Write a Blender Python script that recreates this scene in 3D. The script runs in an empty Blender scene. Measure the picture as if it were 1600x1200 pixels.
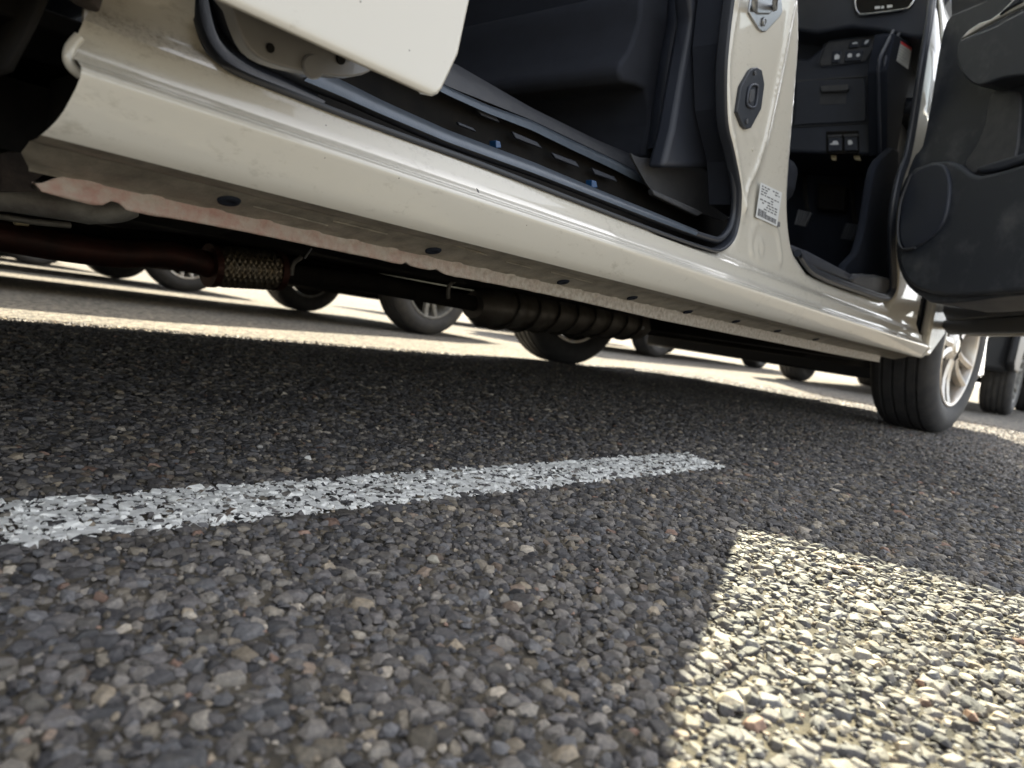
import bpy, bmesh, math, random
import numpy as np
from mathutils import Vector, Matrix, geometry
random.seed(7); RNG = np.random.default_rng(7)
scn = bpy.context.scene
COL = scn.collection
R = math.radians

# ------------------------------------------------------------------ camera
F = 1100.0; VP = (1740.0, 636.0); SL = 0.150; CH = 0.19
_d1 = Vector((VP[0]-800, -(VP[1]-600), F)).normalized()
_p = Vector((VP[0]-1000-800, -(VP[1]-1000*SL-600), F))
_u = _d1.cross(_p).normalized()
if _u.y < 0: _u = -_u
_l = _u.cross(_d1)
if _l.x > 0: _l = -_l
CAM = Vector((0, 0, CH))
def c2w(v): return Vector((v.dot(_d1), v.dot(_l), v.dot(_u)))
cd = bpy.data.cameras.new('camera'); cam = bpy.data.objects.new('camera', cd); COL.objects.link(cam)
rt, up, fw = c2w(Vector((1, 0, 0))), c2w(Vector((0, 1, 0))), c2w(Vector((0, 0, 1)))
mw = Matrix((( rt.x, up.x, -fw.x, 0), (rt.y, up.y, -fw.y, 0), (rt.z, up.z, -fw.z, CH), (0, 0, 0, 1)))
cam.matrix_world = mw
cd.sensor_width = 36; cd.lens = 36*F/1600; cd.clip_start = 0.02; cd.clip_end = 2000
cd.dof.use_dof = True; cd.dof.focus_distance = 0.72; cd.dof.aperture_fstop = 8.0
scn.camera = cam
scn.render.resolution_x = 1024; scn.render.resolution_y = 768

# ------------------------------------------------------------------ light
SA, SB = 1.04, 0.45                      # shadow run per metre of height, toward -X and -Y
sun_dir = Vector((SA, SB, 1)).normalized()
sd = bpy.data.lights.new('sun', 'SUN'); sd.energy = 5.0; sd.angle = R(0.5); sd.color = (1, 0.90, 0.70)
so = bpy.data.objects.new('sun', sd); COL.objects.link(so)
so.rotation_euler = sun_dir.to_track_quat('Z', 'Y').to_euler()
w = bpy.data.worlds.new('World'); scn.world = w; w.use_nodes = True
nt = w.node_tree; bg = nt.nodes['Background']
sky = nt.nodes.new('ShaderNodeTexSky'); sky.sky_type = 'NISHITA'; sky.sun_disc = False
sky.sun_elevation = math.asin(sun_dir.z); sky.sun_rotation = math.atan2(sun_dir.x, sun_dir.y)
sky.dust_density = 2.0
hs = nt.nodes.new('ShaderNodeHueSaturation'); hs.inputs['Saturation'].default_value = 0.32
nt.links.new(sky.outputs[0], hs.inputs['Color']); nt.links.new(hs.outputs[0], bg.inputs['Color'])
bg.inputs['Strength'].default_value = 0.105
vs = scn.view_settings; vs.view_transform = 'Standard'; vs.look = 'None'; vs.gamma = 1; vs.use_curve_mapping = False
vs.exposure = 2.2
scn.cycles.max_bounces = 10; scn.cycles.diffuse_bounces = 5; scn.cycles.transparent_max_bounces = 12

# ------------------------------------------------------------------ helpers
def ray(px, py): return c2w(Vector((px-800, 600-py, F)))
def hit(p, plane):
    """point where the sight line of photo pixel p meets a plane: ('X',v) ('Y',v) ('Z',v) or (point, normal)"""
    r = ray(*p)
    if plane[0] == 'X': return CAM + r*(plane[1]/r.x)
    if plane[0] == 'Y': return CAM + r*(plane[1]/r.y)
    if plane[0] == 'Z': return CAM + r*((plane[1]-CH)/r.z)
    P, N = plane; return CAM + r*((P-CAM).dot(N)/r.dot(N))
def normal_of(plane):
    if plane[0] in ('X', 'Y', 'Z'): n = Vector([1.0 if plane[0] == k else 0 for k in 'XYZ'])
    else: n = plane[1].normalized()
    return n
def node_mat(name, base, rough=0.5, metal=0.0, coat=0.0, bump=0.0, bscale=200, var=0.0, vscale=30, col2=None, spec=0.5):
    m = bpy.data.materials.new(name); m.use_nodes = True; t = m.node_tree; b = t.nodes['Principled BSDF']
    b.inputs['Roughness'].default_value = rough; b.inputs['Metallic'].default_value = metal
    b.inputs['Coat Weight'].default_value = coat; b.inputs['Coat Roughness'].default_value = 0.04
    b.inputs['Specular IOR Level'].default_value = spec
    b.inputs['Base Color'].default_value = (*base, 1)
    tc = t.nodes.new('ShaderNodeTexCoord')
    if col2 or var:
        n = t.nodes.new('ShaderNodeTexNoise'); n.inputs['Scale'].default_value = vscale; n.inputs['Detail'].default_value = 8
        n.inputs['Roughness'].default_value = 0.65
        t.links.new(tc.outputs['Object'], n.inputs['Vector'])
        cr = t.nodes.new('ShaderNodeValToRGB'); cr.color_ramp.elements[0].position = 0.35; cr.color_ramp.elements[1].position = 0.7
        cr.color_ramp.elements[0].color = (*base, 1)
        c2 = col2 or tuple(min(1, c*(1+var)) for c in base)
        cr.color_ramp.elements[1].color = (*c2, 1)
        t.links.new(n.outputs['Fac'], cr.inputs[0]); t.links.new(cr.outputs[0], b.inputs['Base Color'])
    if bump:
        n2 = t.nodes.new('ShaderNodeTexNoise'); n2.inputs['Scale'].default_value = bscale; n2.inputs['Detail'].default_value = 4
        t.links.new(tc.outputs['Object'], n2.inputs['Vector'])
        bp = t.nodes.new('ShaderNodeBump'); bp.inputs['Strength'].default_value = bump; bp.inputs['Distance'].default_value = 0.001
        t.links.new(n2.outputs['Fac'], bp.inputs['Height']); t.links.new(bp.outputs[0], b.inputs['Normal'])
    return m
M = {}
def paint_mat():
    m = node_mat('pearl_white_paint', (0.55, 0.52, 0.445), rough=0.34, coat=0.9, bump=0.03, bscale=900)
    t = m.node_tree; b = t.nodes['Principled BSDF']
    tc = t.nodes.new('ShaderNodeTexCoord')
    # dirt film: sparse specks and scuffs with their own shape, denser low on the sill
    n = t.nodes.new('ShaderNodeTexNoise'); n.inputs['Scale'].default_value = 130; n.inputs['Detail'].default_value = 10; n.inputs['Roughness'].default_value = 0.75
    mp = t.nodes.new('ShaderNodeMapping'); mp.inputs['Scale'].default_value = (0.5, 1, 1)
    t.links.new(tc.outputs['Object'], mp.inputs[0]); t.links.new(mp.outputs[0], n.inputs['Vector'])
    n2 = t.nodes.new('ShaderNodeTexNoise'); n2.inputs['Scale'].default_value = 9; n2.inputs['Detail'].default_value = 4
    t.links.new(tc.outputs['Object'], n2.inputs['Vector'])
    ad = t.nodes.new('ShaderNodeMath'); ad.operation = 'MULTIPLY_ADD'; ad.inputs[1].default_value = 0.45
    t.links.new(n2.outputs['Fac'], ad.inputs[0]); t.links.new(n.outputs['Fac'], ad.inputs[2])
    cr = t.nodes.new('ShaderNodeValToRGB'); cr.color_ramp.elements[0].position = 0.80; cr.color_ramp.elements[1].position = 0.95
    cr.color_ramp.elements[0].color = (0, 0, 0, 1); cr.color_ramp.elements[1].color = (0.5, 0.5, 0.5, 1)
    t.links.new(ad.outputs[0], cr.inputs[0])
    mx = t.nodes.new('ShaderNodeMix'); mx.data_type = 'RGBA'
    mx.inputs['A'].default_value = (0.55, 0.52, 0.445, 1); mx.inputs['B'].default_value = (0.30, 0.27, 0.21, 1)
    t.links.new(cr.outputs[0], mx.inputs['Factor']); t.links.new(mx.outputs['Result'], b.inputs['Base Color'])
    # fine chips and grit, and road dust caught along the step by the seals
    vo = t.nodes.new('ShaderNodeTexVoronoi'); vo.inputs['Scale'].default_value = 75; t.links.new(tc.outputs['Object'], vo.inputs['Vector'])
    lt = t.nodes.new('ShaderNodeMath'); lt.operation = 'LESS_THAN'; lt.inputs[1].default_value = 0.045; t.links.new(vo.outputs['Distance'], lt.inputs[0])
    gt = t.nodes.new('ShaderNodeMath'); gt.operation = 'GREATER_THAN'; gt.inputs[1].default_value = 0.62; t.links.new(n2.outputs['Fac'], gt.inputs[0])
    sc_ = t.nodes.new('ShaderNodeSeparateColor'); t.links.new(vo.outputs['Color'], sc_.inputs[0])
    g2 = t.nodes.new('ShaderNodeMath'); g2.operation = 'GREATER_THAN'; g2.inputs[1].default_value = 0.72; t.links.new(sc_.outputs[0], g2.inputs[0])
    ml = t.nodes.new('ShaderNodeMath'); ml.operation = 'MULTIPLY'; t.links.new(lt.outputs[0], ml.inputs[0]); t.links.new(g2.outputs[0], ml.inputs[1])
    m3 = t.nodes.new('ShaderNodeMix'); m3.data_type = 'RGBA'; m3.inputs['B'].default_value = (0.10, 0.085, 0.065, 1)
    t.links.new(mx.outputs['Result'], m3.inputs['A']); t.links.new(ml.outputs[0], m3.inputs['Factor'])
    geo = t.nodes.new('ShaderNodeNewGeometry'); sx = t.nodes.new('ShaderNodeSeparateXYZ'); t.links.new(geo.outputs['Position'], sx.inputs[0])
    zc = t.nodes.new('ShaderNodeValToRGB'); e = zc.color_ramp.elements
    e[0].position = .30; e[0].color = (0, 0, 0, 1); e[1].position = .36; e[1].color = (0, 0, 0, 1)
    for p_, c_ in ((.3145, 0), (.3275, 1), (.3335, 1), (.338, 0)): q_ = e.new(p_); q_.color = (c_, c_, c_, 1)
    t.links.new(sx.outputs['Z'], zc.inputs[0])
    nd = t.nodes.new('ShaderNodeTexNoise'); nd.inputs['Scale'].default_value = 240; nd.inputs['Detail'].default_value = 9; nd.inputs['Roughness'].default_value = .8; t.links.new(tc.outputs['Object'], nd.inputs['Vector'])
    nr = t.nodes.new('ShaderNodeValToRGB'); nr.color_ramp.elements[0].position = .46; nr.color_ramp.elements[1].position = .62; nr.color_ramp.elements[1].color = (.75, .75, .75, 1); t.links.new(nd.outputs['Fac'], nr.inputs[0])
    mm = t.nodes.new('ShaderNodeMath'); mm.operation = 'MULTIPLY'; t.links.new(zc.outputs[0], mm.inputs[0]); t.links.new(nr.outputs[0], mm.inputs[1])
    yg = t.nodes.new('ShaderNodeMath'); yg.operation = 'GREATER_THAN'; yg.inputs[1].default_value = .45; t.links.new(sx.outputs['Y'], yg.inputs[0])
    my = t.nodes.new('ShaderNodeMath'); my.operation = 'MULTIPLY'; t.links.new(mm.outputs[0], my.inputs[0]); t.links.new(yg.outputs[0], my.inputs[1]); mm = my
    m4 = t.nodes.new('ShaderNodeMix'); m4.data_type = 'RGBA'; m4.inputs['B'].default_value = (0.20, 0.17, 0.115, 1)
    t.links.new(m3.outputs['Result'], m4.inputs['A']); t.links.new(mm.outputs[0], m4.inputs['Factor']); t.links.new(m4.outputs['Result'], b.inputs['Base Color'])
    # flake sparkle in roughness
    v = t.nodes.new('ShaderNodeMapRange'); v.inputs['To Min'].default_value = 0.28; v.inputs['To Max'].default_value = 0.42
    t.links.new(n.outputs['Fac'], v.inputs[0]); t.links.new(v.outputs[0], b.inputs['Roughness'])
    return m
M['paint'] = paint_mat()
M['seam'] = node_mat('underseal', (0.34, 0.28, 0.22), rough=0.75, bump=0.9, bscale=330, vscale=75, col2=(0.30, 0.155, 0.115))
def _flange_mat():
    m = M['seam']; t = m.node_tree; b = t.nodes['Principled BSDF']; src = b.inputs['Base Color'].links[0].from_socket
    geo = t.nodes.new('ShaderNodeNewGeometry'); sp = t.nodes.new('ShaderNodeSeparateXYZ'); t.links.new(geo.outputs['Position'], sp.inputs[0])
    n = t.nodes.new('ShaderNodeTexNoise'); n.inputs['Scale'].default_value = 22; t.links.new(geo.outputs['Position'], n.inputs['Vector'])
    ad = t.nodes.new('ShaderNodeMath'); ad.operation = 'MULTIPLY_ADD'; ad.inputs[1].default_value = 0.35; t.links.new(n.outputs['Fac'], ad.inputs[0]); t.links.new(sp.outputs['X'], ad.inputs[2])
    mr = t.nodes.new('ShaderNodeMapRange'); mr.inputs['From Min'].default_value = 0.38; mr.inputs['From Max'].default_value = 0.85
    mr.inputs['To Min'].default_value = 0.0; mr.inputs['To Max'].default_value = 0.88; t.links.new(ad.outputs[0], mr.inputs[0])
    n4 = t.nodes.new('ShaderNodeTexNoise'); n4.inputs['Scale'].default_value = 160; n4.inputs['Detail'].default_value = 8; t.links.new(geo.outputs['Position'], n4.inputs['Vector'])
    c4 = t.nodes.new('ShaderNodeValToRGB'); c4.color_ramp.elements[0].position = .35; c4.color_ramp.elements[1].position = .7
    c4.color_ramp.elements[0].color = (.36, .33, .27, 1); c4.color_ramp.elements[1].color = (.20, .17, .13, 1); t.links.new(n4.outputs['Fac'], c4.inputs[0])
    mx = t.nodes.new('ShaderNodeMix'); mx.data_type = 'RGBA'; t.links.new(mr.outputs[0], mx.inputs['Factor']); t.links.new(src, mx.inputs['A']); t.links.new(c4.outputs[0], mx.inputs['B'])
    t.links.new(mx.outputs['Result'], b.inputs['Base Color'])
_flange_mat()
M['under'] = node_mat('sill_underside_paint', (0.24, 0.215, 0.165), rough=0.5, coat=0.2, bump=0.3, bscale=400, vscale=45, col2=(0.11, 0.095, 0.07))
M['plastic'] = node_mat('trim_plastic', (0.022, 0.026, 0.037), rough=0.48, bump=0.25, bscale=1800, var=0.3, vscale=8)
M['matte'] = node_mat('matte_trim', (0.018, 0.021, 0.029), rough=0.9, bump=0.3, bscale=1500, spec=0.08)
M['plastic_l'] = node_mat('trim_plastic_grey', (0.040, 0.042, 0.048), rough=0.5, bump=0.3, bscale=1500, col2=(0.06, 0.061, 0.064), vscale=50)
M['scuffed'] = node_mat('scuffed_door_trim', (0.024, 0.028, 0.036), rough=0.55, bump=0.5, bscale=1300, col2=(0.05, 0.053, 0.058), vscale=14)
_cr = M['scuffed'].node_tree.nodes['Color Ramp'].color_ramp; _cr.elements[0].position = .5; _cr.elements[1].position = .72; _cr.elements[1].color = (.075, .078, .082, 1)
M['fabric'] = node_mat('seat_fabric', (0.018, 0.021, 0.030), rough=0.9, bump=0.6, bscale=1600, var=0.3)
M['rubber'] = node_mat('seal_rubber', (0.020, 0.023, 0.030), rough=0.42, bump=0.1, bscale=600)
M['rail'] = node_mat('rail_metal', (0.060, 0.075, 0.093), rough=0.36, metal=0.35, bump=0.2, bscale=900, var=0.3, vscale=60)
M['tyre'] = node_mat('tyre_rubber', (0.028, 0.028, 0.030), rough=0.72, bump=0.3, bscale=400, col2=(0.05, 0.048, 0.045), vscale=20)
M['alloy'] = node_mat('wheel_alloy', (0.62, 0.61, 0.58), rough=0.32, metal=0.75, col2=(0.5, 0.42, 0.33), vscale=14)
M['steel'] = node_mat('steel', (0.42, 0.43, 0.44), rough=0.35, metal=0.9, bump=0.2, bscale=500)
M['chrome'] = node_mat('chrome', (0.8, 0.8, 0.8), rough=0.08, metal=1.0)
M['black'] = node_mat('black_underbody', (0.006, 0.006, 0.006), rough=0.85, bump=0.4, bscale=120, spec=0.2, col2=(0.014, 0.012, 0.010), vscale=25)
M['rust'] = node_mat('rusty_pipe', (0.028, 0.014, 0.011), rough=0.55, metal=0.5, bump=0.5, bscale=120, col2=(0.075, 0.022, 0.014), vscale=18)
M['shield'] = node_mat('heat_shield', (0.13, 0.122, 0.11), rough=0.5, metal=0.4, bump=0.5, bscale=90, col2=(0.08, 0.07, 0.058), vscale=22)
M['braid'] = node_mat('braided_steel', (0.22, 0.20, 0.165), rough=0.4, metal=0.8, bump=0.4, bscale=300, col2=(0.2, 0.16, 0.1), vscale=60)
M['arm'] = node_mat('cast_arm', (0.26, 0.26, 0.24), rough=0.55, metal=0.3, bump=0.6, bscale=200, col2=(0.12, 0.11, 0.10), vscale=30)
M['brown'] = node_mat('dusty_liner', (0.055, 0.042, 0.034), rough=0.95, bump=1.0, bscale=220, col2=(0.015, 0.013, 0.012), vscale=60)
M['sdi'] = node_mat('shade_grey_white', (0.17, 0.165, 0.155), rough=0.35, coat=0.4, bump=0.1, bscale=300)  # white inner door panel, its shade put into this grey
M['headliner'] = node_mat('headliner', (0.25, 0.25, 0.24), rough=0.95)
M['label'] = node_mat('label_paper', (0.58, 0.59, 0.58), rough=0.4)
M['ink'] = node_mat('print_ink', (0.12, 0.12, 0.125), rough=0.5)
M['inkgrey'] = node_mat('faded_ink', (0.30, 0.31, 0.32), rough=0.5)
M['red'] = node_mat('red_print', (0.62, 0.03, 0.04), rough=0.4)
M['white'] = node_mat('white_print', (0.62, 0.64, 0.66), rough=0.5)
M['blue'] = node_mat('blue_clip', (0.010, 0.055, 0.15), rough=0.35)
M['brass'] = node_mat('brass_bracket', (0.42, 0.36, 0.22), rough=0.5, metal=0.4)
M['dark_paint'] = node_mat('dark_car_paint', (0.012, 0.013, 0.015), rough=0.55, coat=0.1, spec=0.2)
M['silver_paint'] = node_mat('silver_car_paint', (0.42, 0.43, 0.44), rough=0.3, metal=0.5, coat=0.8)
M['grey_paint'] = node_mat('grey_car_paint', (0.16, 0.165, 0.17), rough=0.3, metal=0.4, coat=0.8)
def glass_mat(name, tint, fac):
    m = bpy.data.materials.new(name); m.use_nodes = True; t = m.node_tree; t.nodes.remove(t.nodes['Principled BSDF'])
    o = t.nodes['Material Output']; a = t.nodes.new('ShaderNodeBsdfTransparent'); a.inputs[0].default_value = (*tint, 1)
    g = t.nodes.new('ShaderNodeBsdfGlossy'); g.inputs['Roughness'].default_value = 0.03
    f = t.nodes.new('ShaderNodeFresnel'); f.inputs[0].default_value = 1.45
    mx = t.nodes.new('ShaderNodeMixShader'); t.links.new(f.outputs[0], mx.inputs[0]); t.links.new(a.outputs[0], mx.inputs[1]); t.links.new(g.outputs[0], mx.inputs[2])
    t.links.new(mx.outputs[0], o.inputs[0]); return m
M['glass'] = glass_mat('clear_glass', (0.92, 0.95, 0.93), 0.1)
M['privacy'] = glass_mat('privacy_glass', (0.10, 0.11, 0.12), 0.1)

def link(name, me, mat, parent=None, smooth=True, mw=None):
    o = bpy.data.objects.new(name, me); COL.objects.link(o)
    if mat:
        me.materials.append(M[mat] if isinstance(mat, str) else mat)
    if smooth: me.polygons.foreach_set('use_smooth', [True]*len(me.polygons))
    if parent:
        o.parent = parent
        if parent.type == 'EMPTY' and parent.name in WORLD_ROOTS: o.matrix_parent_inverse = Matrix.Translation(-parent.location)
    return o
WORLD_ROOTS = set()          # roots whose part meshes are written in world coordinates
def mesh(name, verts, faces):
    me = bpy.data.meshes.new(name); me.from_pydata([tuple(v) for v in verts], [], faces); me.update(); return me
def from_bm(name, bm):
    me = bpy.data.meshes.new(name); bm.normal_update(); bm.to_mesh(me); bm.free(); return me
def empty(name, loc=(0, 0, 0), parent=None):
    o = bpy.data.objects.new(name, None); COL.objects.link(o); o.location = loc; o.empty_display_size = 0.1
    if parent: o.parent = parent
    return o
def tag(o, label=None, cat=None, group=None, kind=None):
    if label: o['label'] = label
    if cat: o['category'] = cat
    if group: o['group'] = group
    if kind: o['kind'] = kind
    return o
def bevel(o, w, seg=3, ang=35):
    md = o.modifiers.new('bevel', 'BEVEL'); md.width = w; md.segments = seg; md.limit_method = 'ANGLE'; md.angle_limit = R(ang)
    md.harden_normals = False
    return o
def autosmooth(o, ang=40):
    me = o.data
    try: me.set_sharp_from_angle(angle=R(ang))
    except Exception: pass
    return o
def smooth_closed(pts, n=4, closed=True):
    """Catmull-Rom through points"""
    P = [Vector(p) for p in pts]; out = []; N = len(P)
    rng = range(N) if closed else range(N-1)
    for i in rng:
        if closed: a, b, c, d = P[i-1], P[i], P[(i+1) % N], P[(i+2) % N]
        else: a, b, c, d = P[max(i-1, 0)], P[i], P[i+1], P[min(i+2, N-1)]
        for k in range(n):
            t = k/n
            out.append(0.5*((2*b)+(c-a)*t+(2*a-5*b+4*c-d)*t*t+(3*b-a-3*c+d)*t**3))
    if not closed: out.append(P[-1])
    return out
def resample(P, n):
    P = [Vector(p) for p in P]; L = [0]
    for i in range(1, len(P)): L.append(L[-1]+(P[i]-P[i-1]).length)
    out = []; j = 0
    for k in range(n):
        s = L[-1]*k/(n-1)
        while j < len(P)-2 and L[j+1] < s: j += 1
        d = L[j+1]-L[j]; out.append(P[j].lerp(P[j+1], (s-L[j])/d if d else 0))
    return out
def loft(name, lines, mat, parent=None, n=60, thick=0, closed=False, smooth=True):
    """surface through a list of polylines"""
    G = [resample(l, n) for l in lines]; v = [p for g in G for p in g]; f = []
    m = len(G)
    for i in range(m-1 if not closed else m):
        for k in range(n-1):
            a = i*n+k; b = ((i+1) % m)*n+k
            f.append((a, a+1, b+1, b))
    o = link(name, mesh(name, v, f), mat, parent, smooth)
    if thick:
        md = o.modifiers.new('thickness', 'SOLIDIFY'); md.thickness = thick; md.offset = 0
    return o
def tube_mesh(path, r, seg=12, caps=True, squash=None):
    P = [Vector(p) for p in path]; n = len(P); rad = r if hasattr(r, '__len__') else [r]*n
    v = []; f = []; prev = None
    for i in range(n):
        t = (P[min(i+1, n-1)]-P[max(i-1, 0)]).normalized()
        if prev is None:
            a = t.cross(Vector((0, 0, 1)));
            if a.length < 1e-3: a = t.cross(Vector((1, 0, 0)))
            a.normalize()
        else:
            a = (prev - t*prev.dot(t)).normalized()
        prev = a; b = t.cross(a)
        for k in range(seg):
            an = 2*math.pi*k/seg; v.append(P[i]+(a*math.cos(an)+b*math.sin(an)*(squash or 1))*rad[i])
    for i in range(n-1):
        for k in range(seg):
            f.append((i*seg+k, i*seg+(k+1) % seg, (i+1)*seg+(k+1) % seg, (i+1)*seg+k))
    if caps: f.append(tuple(range(seg))[::-1]); f.append(tuple((n-1)*seg+k for k in range(seg)))
    return v, f
def tube(name, path, r, mat, parent=None, seg=12, squash=None):
    v, f = tube_mesh(path, r, seg, True, squash); me = mesh(name, v, f)
    bm = bmesh.new(); bm.from_mesh(me); bmesh.ops.recalc_face_normals(bm, faces=bm.faces); bm.to_mesh(me); bm.free()
    return autosmooth(link(name, me, mat, parent), 50)
def prism_bm(pts, off, bm=None):
    bm = bm or bmesh.new(); vs_ = [bm.verts.new(p) for p in pts]; f = bm.faces.new(vs_)
    r = bmesh.ops.extrude_face_region(bm, geom=[f]); nv = [e for e in r['geom'] if isinstance(e, bmesh.types.BMVert)]
    bmesh.ops.translate(bm, vec=off, verts=nv); bmesh.ops.recalc_face_normals(bm, faces=bm.faces); return bm
def panel(name, px, plane, depth, mat, parent=None, bev=0.002, sm=0, seg=3):
    """solid panel: outline read off the photo on a plane, depth metres thick away from the viewer"""
    pts = [hit(p, plane) for p in px]
    if sm: pts = smooth_closed(pts, sm)
    n = normal_of(plane)
    if n.dot(pts[0]-CAM) < 0: n = -n
    o = link(name, from_bm(name, prism_bm(pts, n*depth)), mat, parent)
    if bev: bevel(o, bev, seg)
    return autosmooth(o, 40)
def box(name, lo, hi, mat, parent=None, bev=0.003, seg=2):
    pts = [Vector((lo[0], lo[1], lo[2])), Vector((hi[0], lo[1], lo[2])), Vector((hi[0], hi[1], lo[2])), Vector((lo[0], hi[1], lo[2]))]
    o = link(name, from_bm(name, prism_bm(pts, Vector((0, 0, hi[2]-lo[2])))), mat, parent)
    if bev: bevel(o, bev, seg)
    return autosmooth(o, 40)
def lathe_y(prof, seg=64, y0=0):
    """profile of (r, y) spun about the Y axis through the origin"""
    v = []; f = []; n = len(prof)
    for k in range(seg):
        a = 2*math.pi*k/seg
        for r, y in prof: v.append((r*math.cos(a), y+y0, r*math.sin(a)))
    for k in range(seg):
        for i in range(n-1):
            a = k*n+i; b = ((k+1) % seg)*n+i; f.append((a, a+1, b+1, b))
    return v, f
#@@GROUND
# ------------------------------------------------------------------ ground
def asphalt_material():
    m = bpy.data.materials.new('asphalt'); m.use_nodes = True; t = m.node_tree; b = t.nodes['Principled BSDF']
    b.inputs['Roughness'].default_value = 0.95; b.inputs['Specular IOR Level'].default_value = 0.1
    geo = t.nodes.new('ShaderNodeNewGeometry')
    v1 = t.nodes.new('ShaderNodeTexVoronoi'); v1.inputs['Scale'].default_value = 95
    v2 = t.nodes.new('ShaderNodeTexVoronoi'); v2.inputs['Scale'].default_value = 260
    n1 = t.nodes.new('ShaderNodeTexNoise'); n1.inputs['Scale'].default_value = 1.3; n1.inputs['Detail'].default_value = 6
    for n in (v1, v2, n1): t.links.new(geo.outputs['Position'], n.inputs['Vector'])
    cr = t.nodes.new('ShaderNodeValToRGB'); e = cr.color_ramp.elements
    e[0].position = 0; e[0].color = (0.085, 0.082, 0.078, 1); e[1].position = 1; e[1].color = (0.34, 0.31, 0.26, 1)
    e2 = cr.color_ramp.elements.new(0.55); e2.color = (0.17, 0.162, 0.15, 1)
    sp = t.nodes.new('ShaderNodeSeparateColor'); t.links.new(v1.outputs['Color'], sp.inputs[0])
    t.links.new(sp.outputs[0], cr.inputs[0])
    mx = t.nodes.new('ShaderNodeMix'); mx.data_type = 'RGBA'; mx.blend_type = 'MULTIPLY'; mx.inputs['Factor'].default_value = 0.6
    c2 = t.nodes.new('ShaderNodeValToRGB'); c2.color_ramp.elements[0].color = (0.6, 0.6, 0.6, 1); c2.color_ramp.elements[1].color = (1.3, 1.25, 1.15, 1)
    t.links.new(n1.outputs['Fac'], c2.inputs[0]); t.links.new(cr.outputs[0], mx.inputs['A']); t.links.new(c2.outputs[0], mx.inputs['B'])
    t.links.new(mx.outputs['Result'], b.inputs['Base Color'])
    ad = t.nodes.new('ShaderNodeMath'); ad.operation = 'MULTIPLY_ADD'; ad.inputs[1].default_value = 0.35
    t.links.new(v2.outputs['Distance'], ad.inputs[0]); t.links.new(v1.outputs['Distance'], ad.inputs[2])
    bp = t.nodes.new('ShaderNodeBump'); bp.invert = True; bp.inputs['Strength'].default_value = 0.9; bp.inputs['Distance'].default_value = 0.006
    t.links.new(ad.outputs[0], bp.inputs['Height']); t.links.new(bp.outputs[0], b.inputs['Normal'])
    return m
M['asphalt'] = asphalt_material()
def binder_material():
    m = node_mat('binder', (0.026, 0.023, 0.019), rough=0.95, bump=1.0, bscale=600, col2=(0.14, 0.115, 0.078), vscale=34)
    return m
M['binder'] = binder_material()
def stone_material():
    m = bpy.data.materials.new('aggregate_stone'); m.use_nodes = True; t = m.node_tree; b = t.nodes['Principled BSDF']
    b.inputs['Roughness'].default_value = 0.6; b.inputs['Specular IOR Level'].default_value = 0.22
    at = t.nodes.new('ShaderNodeAttribute'); at.attribute_name = 'stone_col'
    tc = t.nodes.new('ShaderNodeTexCoord'); n = t.nodes.new('ShaderNodeTexNoise'); n.inputs['Scale'].default_value = 420; n.inputs['Detail'].default_value = 6
    t.links.new(tc.outputs['Object'], n.inputs['Vector'])
    cr = t.nodes.new('ShaderNodeValToRGB'); cr.color_ramp.elements[0].position = 0.3; cr.color_ramp.elements[1].position = 0.75
    cr.color_ramp.elements[0].color = (0.72, 0.72, 0.72, 1); cr.color_ramp.elements[1].color = (1.35, 1.32, 1.25, 1)
    t.links.new(n.outputs['Fac'], cr.inputs[0])
    mx = t.nodes.new('ShaderNodeMix'); mx.data_type = 'RGBA'; mx.blend_type = 'MULTIPLY'; mx.inputs['Factor'].default_value = 1
    t.links.new(at.outputs['Color'], mx.inputs['A']); t.links.new(cr.outputs[0], mx.inputs['B'])
    # dust lying in patches
    n3 = t.nodes.new('ShaderNodeTexNoise'); n3.inputs['Scale'].default_value = 70; n3.inputs['Detail'].default_value = 8; n3.inputs['Roughness'].default_value = 0.7
    t.links.new(tc.outputs['Object'], n3.inputs['Vector'])
    cr3 = t.nodes.new('ShaderNodeValToRGB'); cr3.color_ramp.elements[0].position = 0.52; cr3.color_ramp.elements[1].position = 0.75
    cr3.color_ramp.elements[1].color = (0.45, 0.45, 0.45, 1)
    t.links.new(n3.outputs['Fac'], cr3.inputs[0])
    m2 = t.nodes.new('ShaderNodeMix'); m2.data_type = 'RGBA'; m2.inputs['B'].default_value = (0.17, 0.145, 0.11, 1)
    t.links.new(cr3.outputs[0], m2.inputs['Factor']); t.links.new(mx.outputs['Result'], m2.inputs['A'])
    t.links.new(m2.outputs['Result'], b.inputs['Base Color'])
    bp = t.nodes.new('ShaderNodeBump'); bp.inputs['Strength'].default_value = 0.5; bp.inputs['Distance'].default_value = 0.0008
    t.links.new(n.outputs['Fac'], bp.inputs['Height']); t.links.new(bp.outputs[0], b.inputs['Normal'])
    return m
M['stone'] = stone_material()

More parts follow.
